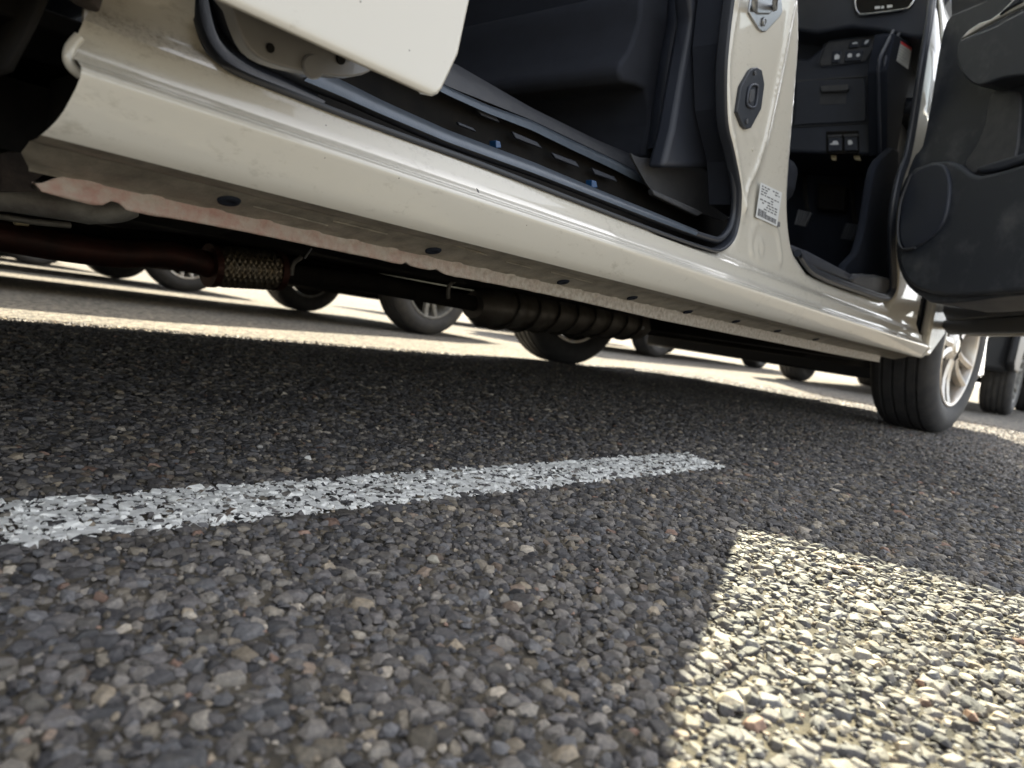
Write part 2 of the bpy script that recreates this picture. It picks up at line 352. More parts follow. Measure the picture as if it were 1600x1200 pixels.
def build_ground():
    s = 400
    # far asphalt sheet with a binder patch let into it near the camera (the stones sit in it)
    g = link('asphalt_ground', mesh('asphalt_ground', [(-s, -s, -0.004), (s, -s, -0.004), (s, s, -0.004), (-s, s, -0.004)], [(0, 1, 2, 3)]), 'asphalt', smooth=False)
    tag(g, kind='structure')
    # fine binder sheet, gently uneven
    nx, ny = 150, 90; x0, x1, y0, y1 = -0.3, 4.6, -0.9, 2.2
    v = []; f = []
    for i in range(nx):
        for j in range(ny):
            x = x0+(x1-x0)*i/(nx-1); y = y0+(y1-y0)*j/(ny-1)
            e = min(i, nx-1-i, j, ny-1-j)
            v.append((x, y, -0.0026+0.0006*math.sin(x*37+y*11)*math.sin(y*41-x*7) - (0.002 if e == 0 else 0)))
    for i in range(nx-1):
        for j in range(ny-1): a = i*ny+j; f.append((a, a+ny, a+ny+1, a+1))
    b = link('asphalt_binder', mesh('asphalt_binder', v, f), 'binder'); tag(b, kind='structure')

def stone_templates(n, sub):
    T = []
    for k in range(n):
        bm = bmesh.new(); m = random.randint(6, 9)
        for i in range(m):
            a = 2*math.pi*(i+random.uniform(-.35, .35))/m; z = random.uniform(-0.5, 0.55)
            q = math.sqrt(max(0.08, 1-z*z*0.9)); r = random.uniform(0.72, 1.2)
            bm.verts.new((r*q*math.cos(a), r*q*math.sin(a), z))
        a0 = random.uniform(0, 6.28); nt_ = random.randint(3, 5)
        for i in range(nt_):
            a = a0+6.28*i/nt_+random.uniform(-.4, .4); q = random.uniform(0.35, 0.72)
            bm.verts.new((q*math.cos(a), q*math.sin(a), random.uniform(0.80, 0.93)))
        bm.verts.new((0, 0, -0.7))
        r = bmesh.ops.convex_hull(bm, input=bm.verts)
        gone = {e for e in r['geom_interior'] + r['geom_unused'] if isinstance(e, bmesh.types.BMVert)}
        bmesh.ops.delete(bm, geom=list(gone), context='VERTS')
        if sub:
            bmesh.ops.bevel(bm, geom=list(bm.edges), offset=0.05, segments=1, affect='EDGES', profile=0.6)
        bmesh.ops.triangulate(bm, faces=bm.faces)
        bmesh.ops.recalc_face_normals(bm, faces=bm.faces)
        bm.verts.index_update()
        V = np.array([v.co[:] for v in bm.verts], float); Fc = np.array([[v.index for v in f.verts] for f in bm.faces], int)
        bm.free(); T.append((V, Fc))
    return T
def in_view(X, Y, margin=60):
    # keep what the photo (and a step to either side of it) can see
    d = np.stack([X, Y, np.full_like(X, -CH)], 1)
    A = np.array([[rt.x, rt.y, rt.z], [up.x, up.y, up.z], [fw.x, fw.y, fw.z]])
    c = d @ A.T; z = np.maximum(c[:, 2], 1e-4)
    px = 800+c[:, 0]/z*F; py = 600-c[:, 1]/z*F
    return (c[:, 2] > 0.02) & (px > -margin*3) & (px < 1600+margin*2) & (py > 300) & (py < 1200+margin*2)
PAL = np.array([(0.085, 0.085, 0.092), (0.055, 0.057, 0.065), (0.115, 0.113, 0.114), (0.150, 0.146, 0.140), (0.092, 0.097, 0.110),
                (0.150, 0.125, 0.108), (0.20, 0.18, 0.150), (0.28, 0.265, 0.240), (0.19, 0.135, 0.115), (0.120, 0.112, 0.098)])
PW = np.array([.24, .17, .20, .12, .13, .015, .03, .020, .006, .055]); PW = PW/PW.sum()
STONES = []
def stones(name, cell, rad, x0, x1, y0, y1, templ, top, spread, flat=(0.5, 0.85), keep=1.0, label=None, dmin=0, dmax=99, margin=60):
    nx = int((x1-x0)/cell); ny = int((y1-y0)/cell)
    I, J = np.meshgrid(np.arange(nx), np.arange(ny), indexing='ij'); I = I.ravel(); J = J.ravel()
    X = x0+(I+0.5*(J % 2)+RNG.uniform(-.36, .36, I.size))*cell; Y = y0+(J+RNG.uniform(-.36, .36, I.size))*cell
    D = np.hypot(X, Y)
    k = in_view(X, Y, margin) & (RNG.random(X.size) < keep) & (D > dmin) & (D < dmax)
    X = X[k]; Y = Y[k]; N = X.size
    r = rad*np.exp(RNG.normal(0, 0.28, N)); r = np.clip(r, rad*0.5, rad*1.8)
    asp = RNG.uniform(0.62, 1.0, N); fl = RNG.uniform(*flat, N); rot = RNG.uniform(0, 6.283, N)
    tz = top+RNG.normal(0, spread, N); cols = PAL[RNG.choice(len(PAL), N, p=PW)]*RNG.uniform(0.65, 1.75, (N, 1))*np.array([[1.08, 1.0, .90]])
    tx, ty = RNG.normal(0, 0.15, N), RNG.normal(0, 0.15, N); ti = RNG.integers(0, len(templ), N)
    VV = []; FF = []; CC = []; off = 0
    for q in range(len(templ)):
        V, Fc = templ[q]; s = np.where(ti == q)[0]
        if not s.size: continue
        P = V[None]*np.stack([r[s], r[s]*asp[s], r[s]*fl[s]], 1)[:, None, :]
        c_, s_ = np.cos(rot[s])[:, None], np.sin(rot[s])[:, None]
        x = P[..., 0]*c_-P[..., 1]*s_; y = P[..., 0]*s_+P[..., 1]*c_; z = P[..., 2]+x*tx[s][:, None]+y*ty[s][:, None]
        z = z - z.max(1, keepdims=True) + tz[s][:, None]
        VV.append(np.stack([x+X[s][:, None], y+Y[s][:, None], z], -1).reshape(-1, 3))
        FF.append((Fc[None]+(off+np.arange(s.size)*len(V))[:, None, None]).reshape(-1, 3)); off += s.size*len(V)
        CC.append(np.repeat(cols[s], len(V), 0))
    V = np.concatenate(VV); Fc = np.concatenate(FF); C = np.concatenate(CC)
    me = bpy.data.meshes.new(name); me.vertices.add(len(V)); me.vertices.foreach_set('co', V.astype(np.float32).ravel())
    me.loops.add(Fc.size); me.loops.foreach_set('vertex_index', Fc.astype(np.int32).ravel())
    me.polygons.add(len(Fc)); me.polygons.foreach_set('loop_start', np.arange(0, Fc.size, 3, dtype=np.int32)); me.polygons.foreach_set('loop_total', np.full(len(Fc), 3, np.int32))
    me.update(calc_edges=True); me.polygons.foreach_set('use_smooth', np.zeros(len(Fc), dtype=bool)); a = me.attributes.new('stone_col', 'FLOAT_COLOR', 'POINT')
    a.data.foreach_set('color', np.concatenate([C, np.ones((len(C), 1))], 1).astype(np.float32).ravel())
    o = link(name, me, 'stone', smooth=False); tag(o, label, 'gravel', kind='stuff')
    print(name, N, 'stones', len(Fc), 'tris')
    STONES.append((V, Fc))
    return o
build_ground()
TA = stone_templates(30, True); TB = stone_templates(16, False)
stones('asphalt_stones', 0.0100, 0.0076, -0.2, 1.8, -0.9, 1.4, TA, 0.0006, 0.0010, label='angular grey aggregate stones bedded in the near asphalt', dmax=1.45, margin=1100)
stones('asphalt_grit', 0.0058, 0.0027, 0.0, 1.3, -0.35, 1.0, TB, -0.0008, 0.0009, flat=(0.6, 0.9), label='fine grit between the larger asphalt stones', dmax=1.1)
stones('distant_asphalt_stones', 0.0105, 0.0070, 0.1, 4.5, -0.9, 2.15, TB, 0.0006, 0.0011, label='small dark stones in the asphalt under the minivan', dmin=1.45, dmax=4.6, margin=300)

# worn painted bay line: a thin coat lying on the stone tops it crosses, plus film in the hollows between them
def paint_line(name, A, B, C, D):
    """quad A-B (far edge) / D-C (near edge)"""
    from mathutils import noise
    A, B, C, D = [Vector((p.x, p.y, 0)) for p in (A, B, C, D)]
    Q = np.array([[A.x, A.y], [B.x, B.y], [C.x, C.y], [D.x, D.y]])
    def inner(X, Y):      # signed distance to the quad, positive inside
        d = np.full(X.shape, 1e9); cx, cy = Q.mean(0)
        for k in range(4):
            a, b = Q[k], Q[(k+1) % 4]; n = np.array([-(b-a)[1], (b-a)[0]]); n = n/np.linalg.norm(n)
            s_ = np.sign((cx-a[0])*n[0]+(cy-a[1])*n[1]); d = np.minimum(d, s_*((X-a[0])*n[0]+(Y-a[1])*n[1]))
        return d
    v = []; f = []; seen = {}
    for V, Fc in STONES:
        T = V[Fc]; c = T.mean(1); m = inner(c[:, 0], c[:, 1]); n = np.cross(T[:, 1]-T[:, 0], T[:, 2]-T[:, 0]); ln = np.linalg.norm(n, axis=1)+1e-12; n = n/ln[:, None]
        k = np.where((m > -.004) & (n[:, 2] > .30) & (c[:, 2] > -.0030))[0]
        for q in k:
            x, y, z = c[q]
            h = noise.noise(Vector((x*85, y*85, 1)))+.35*noise.noise(Vector((x*200, y*200, 4)))
            big = noise.noise(Vector((x*17, y*17, 8)))
            if h+.25*big > .17 or m[q] < .0028*noise.noise(Vector((x*120, y*120, 6)))+.001: continue
            i0 = len(v)
            for p in T[q]: v.append((p[0], p[1], p[2]+.00022))
            f.append((i0, i0+1, i0+2))
    # film
    L = int((B-A).length/.0026); W_ = int((D-A).length/.0026); nodes = {}
    for i in range(L):
        for j in range(W_):
            p = A.lerp(B, (i+.5)/L).lerp(D.lerp(C, (i+.5)/L), (j+.5)/W_); q = Vector((p.x*80, p.y*80, 3))
            e = min(j, W_-1-j, L-1-i)*.0026
            if noise.noise(q)+.5*noise.noise(q*2.3) > .0-(.4*(1-e/.004) if e < .004 else 0): continue
            ids = []
            for a, b in ((i, j), (i+1, j), (i+1, j+1), (i, j+1)):
                if (a, b) not in nodes:
                    p = A.lerp(B, a/L).lerp(D.lerp(C, a/L), b/W_); q = Vector((p.x*150, p.y*150, 7))
                    nodes[a, b] = len(v); v.append((p.x+noise.noise(q*1.6)*.0010, p.y+noise.noise(q*1.6+Vector((9, 3, 1)))*.0010, -.0001+.0010*noise.noise(q)))
                ids.append(nodes[a, b])
            f.append(tuple(ids))
    m_ = node_mat('road_paint', (0.92, 0.90, 0.84), rough=0.7, bump=0.6, bscale=800, col2=(0.78, 0.76, 0.69), vscale=60)
    o = link(name, mesh(name, v, f), m_, smooth=False); tag(o, kind='structure')
    return o
Z0 = ('Z', 0.0)
pa, pb, pc, pd = hit((0, 782), Z0), hit((1072, 706), Z0), hit((1136, 730), Z0), hit((0, 856), Z0)
da = (pa-pb); dd = (pd-pc)
paint_line('parking_line', pa+da*0.12, pb, pc, pd+dd*0.12)
#@@END_GROUND

# ------------------------------------------------------------------ the white minivan, seen from beside its rear wheel
van = empty('minivan', (1.35, 1.3, 0)); WORLD_ROOTS.add('minivan')
tag(van, 'pearl white minivan with its sliding and front doors open, filling the top of the view', 'minivan')
def sstep(a, b, t):
    t = max(0, min(1, (t-a)/(b-a))); return t*t*(3-2*t)
PROF = [(.3005, .472), (.306, .4755), (.312, .4775), (.320, .4795), (.326, .484), (.333, .492), (.345, .495), (.40, .495), (1.0, .490), (1.7, .62), (2.5, .8)]
def yprof(z):
    if z <= PROF[0][0]: return PROF[0][1]
    for (a, ya), (b, yb) in zip(PROF, PROF[1:]):
        if z <= b: return ya+(yb-ya)*(z-a)/(b-a)
    return PROF[-1][1]
def bod(p, it=8, f=None):
    """photo pixel to point on the body side"""
    y = .49
    for _ in range(it):
        P = hit(p, ('Y', y)); y = (f or ybody0)(P.x, P.z)
    P.y = y; return P
def ybody0(x, z): return yprof(z)
slide_px = [(1145, -10), (1137, 50), (1132, 110), (1132, 167), (1135, 200), (1143, 233), (1153, 283), (1155, 310), (1152, 347), (1143, 377), (1123, 393),
            (1098, 389), (1033, 367), (900, 317), (750, 260), (629, 217), (527, 180), (442, 147), (385, 125), (351, 108), (328, 88), (311, 62), (300, 28), (295, -10)]
front_px = [(1258, -10), (1259, 60), (1254, 130), (1248, 200), (1243, 260), (1239, 320), (1239, 360), (1243, 388), (1252, 405), (1270, 428), (1300, 443), (1340, 457),
            (1385, 471), (1397, 462), (1402, 442), (1400, 380), (1402, 330), (1412, 280), (1424, 245), (1436, 180), (1448, 100), (1458, 40), (1464, -10)]
slide_vis = smooth_closed([bod(p) for p in slide_px], 4, False)
front_vis = smooth_closed([bod(p) for p in front_px], 4, False)
def xz(P): return Vector((P.x, P.z))
def close_top(vis, ztop, lean0, lean1):
    a, b = vis[0], vis[-1]       # a = first point (top), b = last (top)
    out = list(vis)
    for (x, z) in lean1: out.append(Vector((x, yprof(z), z)))
    for (x, z) in lean0[::-1]: out.append(Vector((x, yprof(z), z)))
    return out
slide_loop = close_top(slide_vis, 1.6, [(slide_vis[0].x, 0.9), (slide_vis[0].x-.02, 1.5)], [(slide_vis[-1].x, .9), (slide_vis[-1].x+.02, 1.5)])
front_loop = close_top(front_vis, 1.6, [(front_vis[0].x, 0.95), (front_vis[0].x+.01, 1.52)], [(2.18, .98), (1.95, 1.5)])
beadL = [bod(p) for p in [(1155, -10), (1142, 67), (1138, 117), (1142, 187), (1153, 253), (1160, 300), (1163, 327)]]
beadR = [bod(p) for p in [(1242, -10), (1233, 40), (1220, 107), (1207, 167), (1197, 213), (1183, 260), (1168, 293), (1163, 327)]]
beadH = [bod(p) for p in [(1147, 213), (1197, 213)]]
boss = [bod(p) for p in [(1186, 347), (1213, 357), (1218, 385), (1217, 414), (1178, 402), (1174, 372), (1186, 347)]]
bossc = bod((1187, 388))
def sd(P2, line):
    best = 9; 
    for a, b in zip(line, line[1:]):
        ab = b-a; t = max(0, min(1, (P2-a).dot(ab)/ab.length_squared)); d = (P2-(a+ab*t)).length
        if d < best: best = d; sg = ab.x*(P2.y-a.y)-ab.y*(P2.x-a.x)
    return best, sg
_bl = [xz(p) for p in smooth_closed(beadL, 3, False)]; _br = [xz(p) for p in smooth_closed(beadR, 3, False)]; _bh = [xz(p) for p in beadH]
_bo = [xz(p) for p in smooth_closed(boss[:-1], 3, True)]; _bo.append(_bo[0]); _bc = xz(bossc)
_fl = [xz(p) for p in front_vis]; _slv = [xz(p) for p in slide_vis]
def ybody(x, z):
    y = yprof(z)
    P = Vector((x, z))
    if .85 < x < 1.5 and z > .33:
        d, _ = sd(P, _bl); y -= .0022*math.exp(-(d/.006)**2)
        d, s = sd(P, _br); y -= .0034*math.exp(-(d/.007)**2)
        if s > 0 and d > 0: y += min(d, .03)*0.22*sstep(.36, .5, z)
        d, _ = sd(P, _bh); y -= .0016*math.exp(-(d/.004)**2)
        d, s = sd(P, _bo); y += -.0030*math.exp(-(d/.0045)**2)
        d = (P-_bc).length; y -= .0026*math.exp(-((d-.012)/.0035)**2)
    if .8 < x < 2.3 and z > .31:
        d, _ = sd(P, _fl); y += .012*max(0, 1-d/.018)**2
        d, _ = sd(P, _slv); y += .006*max(0, 1-d/.012)**2
    if x < .30:      # quarter panel behind the sliding door swells out again above the sill
        k = (1-sstep(.20, .31, x)); y -= k*(.022*sstep(.335, .40, z))
        # short pressed crease
        d, _ = sd(P, CRZ); y -= .002*math.exp(-(d/.004)**2)
    return y
CRZ = [xz(bod(p)) for p in [(182, 78), (215, 88), (260, 103)]]

def build_body_side():
    pts = []; edges = []
    def loop(P):
        i0 = len(pts); pts.extend(P); n = len(P)
        edges.extend([(i0+i, i0+(i+1) % n) for i in range(n)])
    ax, az, ar = -0.235, 0.42, 0.392
    outer = [Vector((2.435, .3205)), Vector((.3, .3205)), Vector((.1425, .3205)), Vector((.1455, .334)), Vector((.150, .36)), Vector((.155, .39))]
    for k in range(0, 28):
        a = R(2+k*6.3); outer.append(Vector((ax+ar*math.cos(a), az+ar*math.sin(a))))
    outer += [Vector((-.62, .30)), Vector((-1.15, .34)), Vector((-1.22, .8)), Vector((-1.12, 1.55)), Vector((1.86, 1.60)), Vector((2.32, 1.22)), Vector((2.75, .98)), Vector((2.45, .94)), Vector((2.435, .6))]
    OR = []
    n = len(outer)
    for i in range(n):
        a, b = outer[i], outer[(i+1) % n]; m = max(1, int((b-a).length/.03)); OR += [a.lerp(b, k/m) for k in range(m)]
    loop(OR)
    sl = [xz(p) for p in slide_loop]; fl = [xz(p) for p in front_loop]; loop(sl); loop(fl)
    def inside(P, poly):
        c = False; j = len(poly)-1
        for i in range(len(poly)):
            a, b = poly[i], poly[j]
            if (a.y > P.y) != (b.y > P.y) and P.x < (b.x-a.x)*(P.y-a.y)/(b.y-a.y)+a.x: c = not c
            j = i
        return c
    extra = []
    zs = [.323, .326, .330, .334, .339, .345]; z = .353
    while z < .86: zs.append(z); z += .008
    for z in zs:
        x = .14
        while x < 2.43:
            if .90 < x < 1.42 or x < .32 or z < .36 or x > 2.1: extra.append(Vector((x, z)))
            x += .008
    for i in range(80):
        for j in range(12): extra.append(Vector((-1.2+i*.05, .88+j*.06)))
    for ln in (_bl, _br):
        for a, b in zip(ln, ln[1:]):
            for t in (0, .5):
                c = a.lerp(b, t); d = (b-a).normalized(); nn = Vector((-d.y, d.x))
                for o in (-.008, -.004, 0, .004, .008): extra.append(c+nn*o)
    for P in extra:
        if not inside(P, OR) or inside(P, sl) or inside(P, fl): continue
        if min((P-q).length for q in OR) < .003: continue
        pts.append(P)
    r = geometry.delaunay_2d_cdt(pts, edges, [], 0, 1e-5)
    V, Fs = r[0], r[2]; out = []
    for f in Fs:
        c = (V[f[0]]+V[f[1]]+V[f[2]])/3
        if inside(c, OR) and not inside(c, sl) and not inside(c, fl): out.append(tuple(f))
    v3 = [Vector((p.x, ybody(p.x, p.y), p.y)) for p in V]
    me = mesh('body_side', v3, out)
    bm = bmesh.new(); bm.from_mesh(me); bmesh.ops.delete(bm, geom=[v for v in bm.verts if not v.link_faces], context='VERTS')
    bmesh.ops.recalc_face_normals(bm, faces=bm.faces)
    # return flanges round every edge
    be = [e for e in bm.edges if e.is_boundary]; g = bmesh.ops.extrude_edge_only(bm, edges=be)
    nv = [e for e in g['geom'] if isinstance(e, bmesh.types.BMVert)]; bmesh.ops.translate(bm, vec=(0, .0035, 0), verts=nv)
    bmesh.ops.recalc_face_normals(bm, faces=bm.faces); bm.to_mesh(me); bm.free()
    return autosmooth(link('body_side', me, 'paint', van), 50)
build_body_side()

def lines_along_x(prof, xs): return [[Vector((x, y, z)) for x in xs] for (y, z) in prof]
# sill: face and underside, then pinch flange, then end cap
x_r, x_f = .130, 2.425
def xend(z): return float(np.interp(z, [.240, .247, .2525, .262, .280, .290, .307, .3215], [.122, .121, .124, .129, .1335, .134, .1375, .1425]))
face = [(.4665, .2503), (.4620, .2540), (.4588, .2590), (.4558, .2650), (.4530, .2715), (.4505, .2775), (.4488, .2822), (.4479, .2850), (.4478, .2868), (.4487, .2884), (.4515, .2902), (.4570, .2926), (.4618, .2944), (.4640, .2948), (.4668, .2960), (.4705, .2992), (.4725, .3012), (.4755, .306), (.4768, .309), (.4777, .314), (.4790, .319), (.4800, .3215)]
loft('rocker_panel', [[Vector((xend(z)+(x_f-xend(z))*(k/40), y, z)) for k in range(41)] for (y, z) in face], 'paint', van, n=41)
for p in van.children:
    if p.name == 'rocker_panel': rocker = p
loft('sill_underside', [[Vector((.1225+max(0, y-.50)*.5, y, z)), Vector((x_f-.05, y, z))] for (y, z) in [(.4664, .2504), (.4720, .2486), (.480, .2480), (.4835, .2478), (.4862, .2478), (.4872, .2470), (.4900, .2458), (.500, .2419), (.511, .2381), (.5165, .2366), (.5190, .2340)]], 'under', van, n=80)
under = van.children[-1]
under = [c for c in van.children if c.name.startswith('sill_underside')][0]
# pinch flange with spot welds, a rounded rear end and jacking notches
def flange():
    bot = [(50, 284), (55, 292), (64, 300), (110, 312), (154, 322), (163, 318), (166, 313), (183, 316), (187, 325), (200, 330), (255, 339), (312, 349), (380, 362), (500, 387), (560, 399), (626, 413), (632, 409), (637, 414), (645, 417),
           (672, 422), (677, 418), (683, 423), (694, 429), (800, 449), (900, 470), (1030, 500), (1162, 526), (1300, 553), (1372, 566)]
    B = [hit(p, ('Y', .521)) for p in bot]
    xs = np.linspace(B[0].x, B[-1].x, 420); bx = [b.x for b in B]; bz = [b.z for b in B]
    # keep strictly increasing
    zb = np.interp(xs, bx, bz)
    from mathutils import noise
    rows = 9; v = []; f = []
    welds = [B[0].x+.03+i*.042 for i in range(60)]
    for i, x in enumerate(xs):
        ztop = .2372 - .010*math.exp(-((x-xs[0])/.012)**2)
        for j in range(rows):
            t = j/(rows-1); z = zb[i]+(ztop-zb[i])*t
            y = .5195+.0004*(1-t)*noise.noise(Vector((x*60, z*90, 2)))
            for wx in welds:
                if abs(wx-x) < .014:
                    d = math.hypot(wx-x, z-.230); y += .0024*math.exp(-(d/.0035)**2)-.0016*math.exp(-((d-.0058)/.0016)**2)
            v.append((x, y, z))
    for i in range(len(xs)-1):
        for j in range(rows-1): a = i*rows+j; f.append((a, a+1, a+rows+1, a+rows))
    o = link('pinch_flange', mesh('pinch_flange', v, f), 'seam', van)
    md = o.modifiers.new('sheet', 'SOLIDIFY'); md.thickness = .003; md.offset = 0
    return o
flange()
# rubber plugs in the underside
def plug(px, py, r=.0064):
    pl_ = (Vector((.5, .500, .2419)), Vector((0, -.35, -.94)).normalized()); c = hit((px, py), pl_); c += pl_[1]*.0003; v, f = [], []
    prof = [(0, -.0006), (.45, -.0006), (.55, -.0016), (.95, -.0014), (1.05, 0), (1.0, .002)]
    for k in range(20):
        a = 2*math.pi*k/20
        for q, z in prof: v.append((c.x+r*1.25*q*math.cos(a), c.y+r*q*math.sin(a)-z*.3, c.z+z-r*q*math.sin(a)*.36))
    n = len(prof)
    for k in range(20):
        for i in range(n-1): a = k*n+i; b = ((k+1) % 20)*n+i; f.append((a, b, b+1, a+1))
    link('drain_plug', mesh('drain_plug', v, f), 'matte', under)
for p in [(358, 313), (677, 391), (880, 440), (988, 465), (1075, 487), (1150, 502), (1215, 517), (1275, 530)]: plug(*p)
# raised strips pressed in the underside
for (a, b) in [((395, 322), (512, 352)), ((520, 345), (605, 366)), ((640, 360), (760, 399)), ((790, 409), (830, 419)), ((860, 425), (925, 442))]:
    pl_ = (Vector((.5, .500, .2419)), Vector((0, -.35, -.94)).normalized()); A, B = hit(a, pl_), hit(b, pl_)
    tube('pressed_rib', [A, A.lerp(B, .5), B], .0008, 'under', under, seg=6)
# closed core added inside the B pillar to stop sun leaking through
_e = [p for p in front_vis if p.z > .40 and p.x < 1.33]; _e.sort(key=lambda p: p.z)
_ef = [(p.x-.005, p.z) for p in _e]+[(1.19, .95), (1.20, 1.58)]
_sl = [(1.10, 1.58), (1.06, .95)]+[(max(q.x for q in slide_vis if abs(q.z-zz) < .03)+.012, zz) for zz in (.70, .62, .54, .48, .42)]
o_ = link('pillar_sun_stop', from_bm('pillar_sun_stop', prism_bm([Vector((x, .504, z)) for x, z in _ef+_sl], Vector((0, .05, 0)))), 'plastic', van, smooth=False)
# sill end cap in front of the seam
cap = []
for k, (y, z) in enumerate(face):
    cap.append([Vector((x_f+.004, y, z)), Vector((x_f+.030, y+.0005, z+.0005)), Vector((x_f+.05, y+.004, z+.002 if z < .27 else z-.001)), Vector((x_f+.060, y+.016, max(z, .255)))])
loft('sill_end_cap', cap, 'paint', van, n=8, thick=.002)
box('sill_core', (.15, .50, .246), (2.40, .56, .298), 'black', van, 0)
# ---- weather strips
def inset(path, d, y):
    out = []; n = len(path)
    for i, P in enumerate(path):
        t = path[min(i+1, n-1)]-path[max(i-1, 0)]; t = Vector((t.x, 0, t.z)).normalized(); nn = Vector((t.z, 0, -t.x))
        out.append(Vector((P.x+nn.x*d, P.y+y, P.z+nn.z*d)))
    return out
sv = slide_vis
def side(path, d):    # choose inward side
    c = sum((Vector(p) for p in path), Vector())/len(path); q = inset(path, d, 0)
    return d if sum((a-c).length for a in q) < sum((a-c).length for a in path) else -d
s1 = side(sv, .004)/.004; s2 = side(front_vis, .004)/.004
loft('door_seal_lip', [inset(sv, -.001*s1, -.003), inset(sv, .003*s1, -.006), inset(sv, .0045*s1, -.001), inset(sv, .0055*s1, .010)], 'rubber', van, n=240)
bulb_px = [(1140, -10), (1132, 60), (1125, 110), (1125, 160), (1128, 200), (1137, 233), (1145, 283), (1147, 320), (1141, 352), (1125, 373), (1103, 371), (1033, 347), (933, 308), (833, 269), (700, 222), (600, 179), (545, 154), (500, 136), (440, 106), (395, 80), (366, 48), (350, 10), (345, -12)]
bulb = smooth_closed([hit(p, ('Y', .502)) for p in bulb_px], 4, False)
v_, f_ = tube_mesh(bulb, [.0052+.004*sstep(.75, .98, (i/len(bulb)))+.0035*(1-sstep(.05, .33, i/len(bulb))) for i in range(len(bulb))], 14)
bulb_o = link('door_weatherstrip', mesh('door_weatherstrip', v_, f_), 'rubber', van)
# metallic scuff rail on the bulb's straight run
rl = [hit(p, ('Y', .494)) for p in [(1088, 368), (1033, 348), (933, 309), (833, 270), (700, 222), (600, 180), (530, 149), (475, 126)]]
rl2 = [hit(p, ('Y', .508)) for p in [(1088, 359), (1033, 336), (933, 295), (833, 253), (700, 203), (600, 158), (540, 128), (500, 108)]]
mid = [a.lerp(b, .5)+Vector((0, -.002, .001)) for a, b in zip(rl, rl2)]
loft('sill_rail', [rl, [a.lerp(b, .5)+Vector((0, -.0012, .0012)) for a, b in zip(rl, mid)], mid, [a.lerp(b, .5)+Vector((0, -.0005, .0008)) for a, b in zip(mid, rl2)], rl2], 'rail', van, n=80)
rear_in = [hit(p, ('Y', .506)) for p in [(500, 140), (450, 112), (400, 85), (365, 45), (350, -10)]]
rear_out = [Vector((p.x, p.y-.002, p.z)) for p in [bod(q) for q in [(500, 168), (442, 147), (370, 118), (318, 76), (297, -5)]]]
loft('rear_seal_band', [smooth_closed(rear_out, 6, False), [a.lerp(b, .3)+Vector((0, -.006, 0)) for a, b in zip(smooth_closed(rear_out, 6, False), smooth_closed(rear_in, 6, False))],
     [a.lerp(b, .6)+Vector((0, .004, 0)) for a, b in zip(smooth_closed(rear_out, 6, False), smooth_closed(rear_in, 6, False))], smooth_closed(rear_in, 6, False)], 'rubber', van, n=60)
fv = front_vis[int(len(front_vis)*.36):]
loft('door_seal_lip', [inset(fv, -.001*s2, .004), inset(fv, .003*s2, -.001), inset(fv, .010*s2, .001), inset(fv, .014*s2, .012)], 'rubber', van, n=200)
tube('door_weatherstrip', inset(fv, .012*s2, .010), .0075, 'rubber', van, seg=10)
#@@INTERIOR
# ---- step well behind the sliding-door sill
PL = 'plastic'
box('step_well_floor', (.10, .515, .318), (1.16, .66, .330), 'black', van, .002)
panel('step_well_wall', [(420, 20), (700, 128), (1030, 292), (1140, 345), (1140, 420), (1000, 420), (420, 250)], ('Y', .640), .01, 'black', van, .001)
# pressed steel patches on the well wall, blue clips
for q in [[(745, 170), (775, 182), (782, 192), (752, 180)], [(800, 205), (840, 222), (848, 232), (806, 216)], [(862, 238), (900, 252), (906, 262), (868, 247)], [(925, 262), (960, 276), (965, 284), (930, 272)], [(715, 190), (740, 200), (745, 206), (718, 196)]]:
    panel('bracket_plate', q, ('Y', .625), .004, PL, van, .001)
for (x, y) in [(779, 226), (929, 288)]:
    panel('blue_clip', [(x-4, y-7), (x+3, y-5), (x+5, y+5), (x-4, y+6)], ('Y', .53), .01, 'blue', van, .001)
# upper step rail and scuff plate
ra = [hit(p, ('Y', .618)) for p in [(560, 82), (630, 112), (700, 149), (760, 176), (830, 203), (900, 237), (960, 265), (1005, 288), (1021, 297)]]
rb = [hit(p, ('Y', .626)) for p in [(560, 68), (630, 98), (700, 136), (760, 163), (830, 188), (900, 222), (960, 250), (1008, 275), (1023, 285)]]
rc = [p+Vector((0, .006, .001)) for p in rb]
loft('step_rail', [ra, [a.lerp(b, .5)+Vector((0, -.003, 0)) for a, b in zip(ra, rb)], rb, rc], 'rail', van, n=60)
pa_ = [hit(p, ('Y', .632)) for p in [(560, 68), (630, 98), (700, 135), (830, 187), (960, 249), (1024, 284)]]
pb_ = [hit(p, ('Y', .655)) for p in [(560, 20), (630, 62), (716, 102), (830, 168), (934, 219), (1000, 247)]]
pc_ = [p+Vector((0, .02, -.004)) for p in pb_]
loft('scuff_plate', [pa_, [a.lerp(b, .5)+Vector((0, -.002, 0)) for a, b in zip(pa_, pb_)], pb_, pc_], 'plastic_l', van, n=40)
# corner trim at the foot of the B pillar
panel('corner_trim', [(986, 240), (1000, 246), (1060, 250), (1110, 250), (1134, 262), (1140, 340), (1105, 337), (1060, 317), (1022, 300), (1004, 276)], ('Y', .60), .004, 'plastic_l', van, .0015, sm=3, seg=2)
panel('step_edge_strip', [(1020, 296), (1070, 318), (1100, 333), (1090, 338), (1022, 305)], ('Y', .562), .01, 'plastic_l', van, .002)
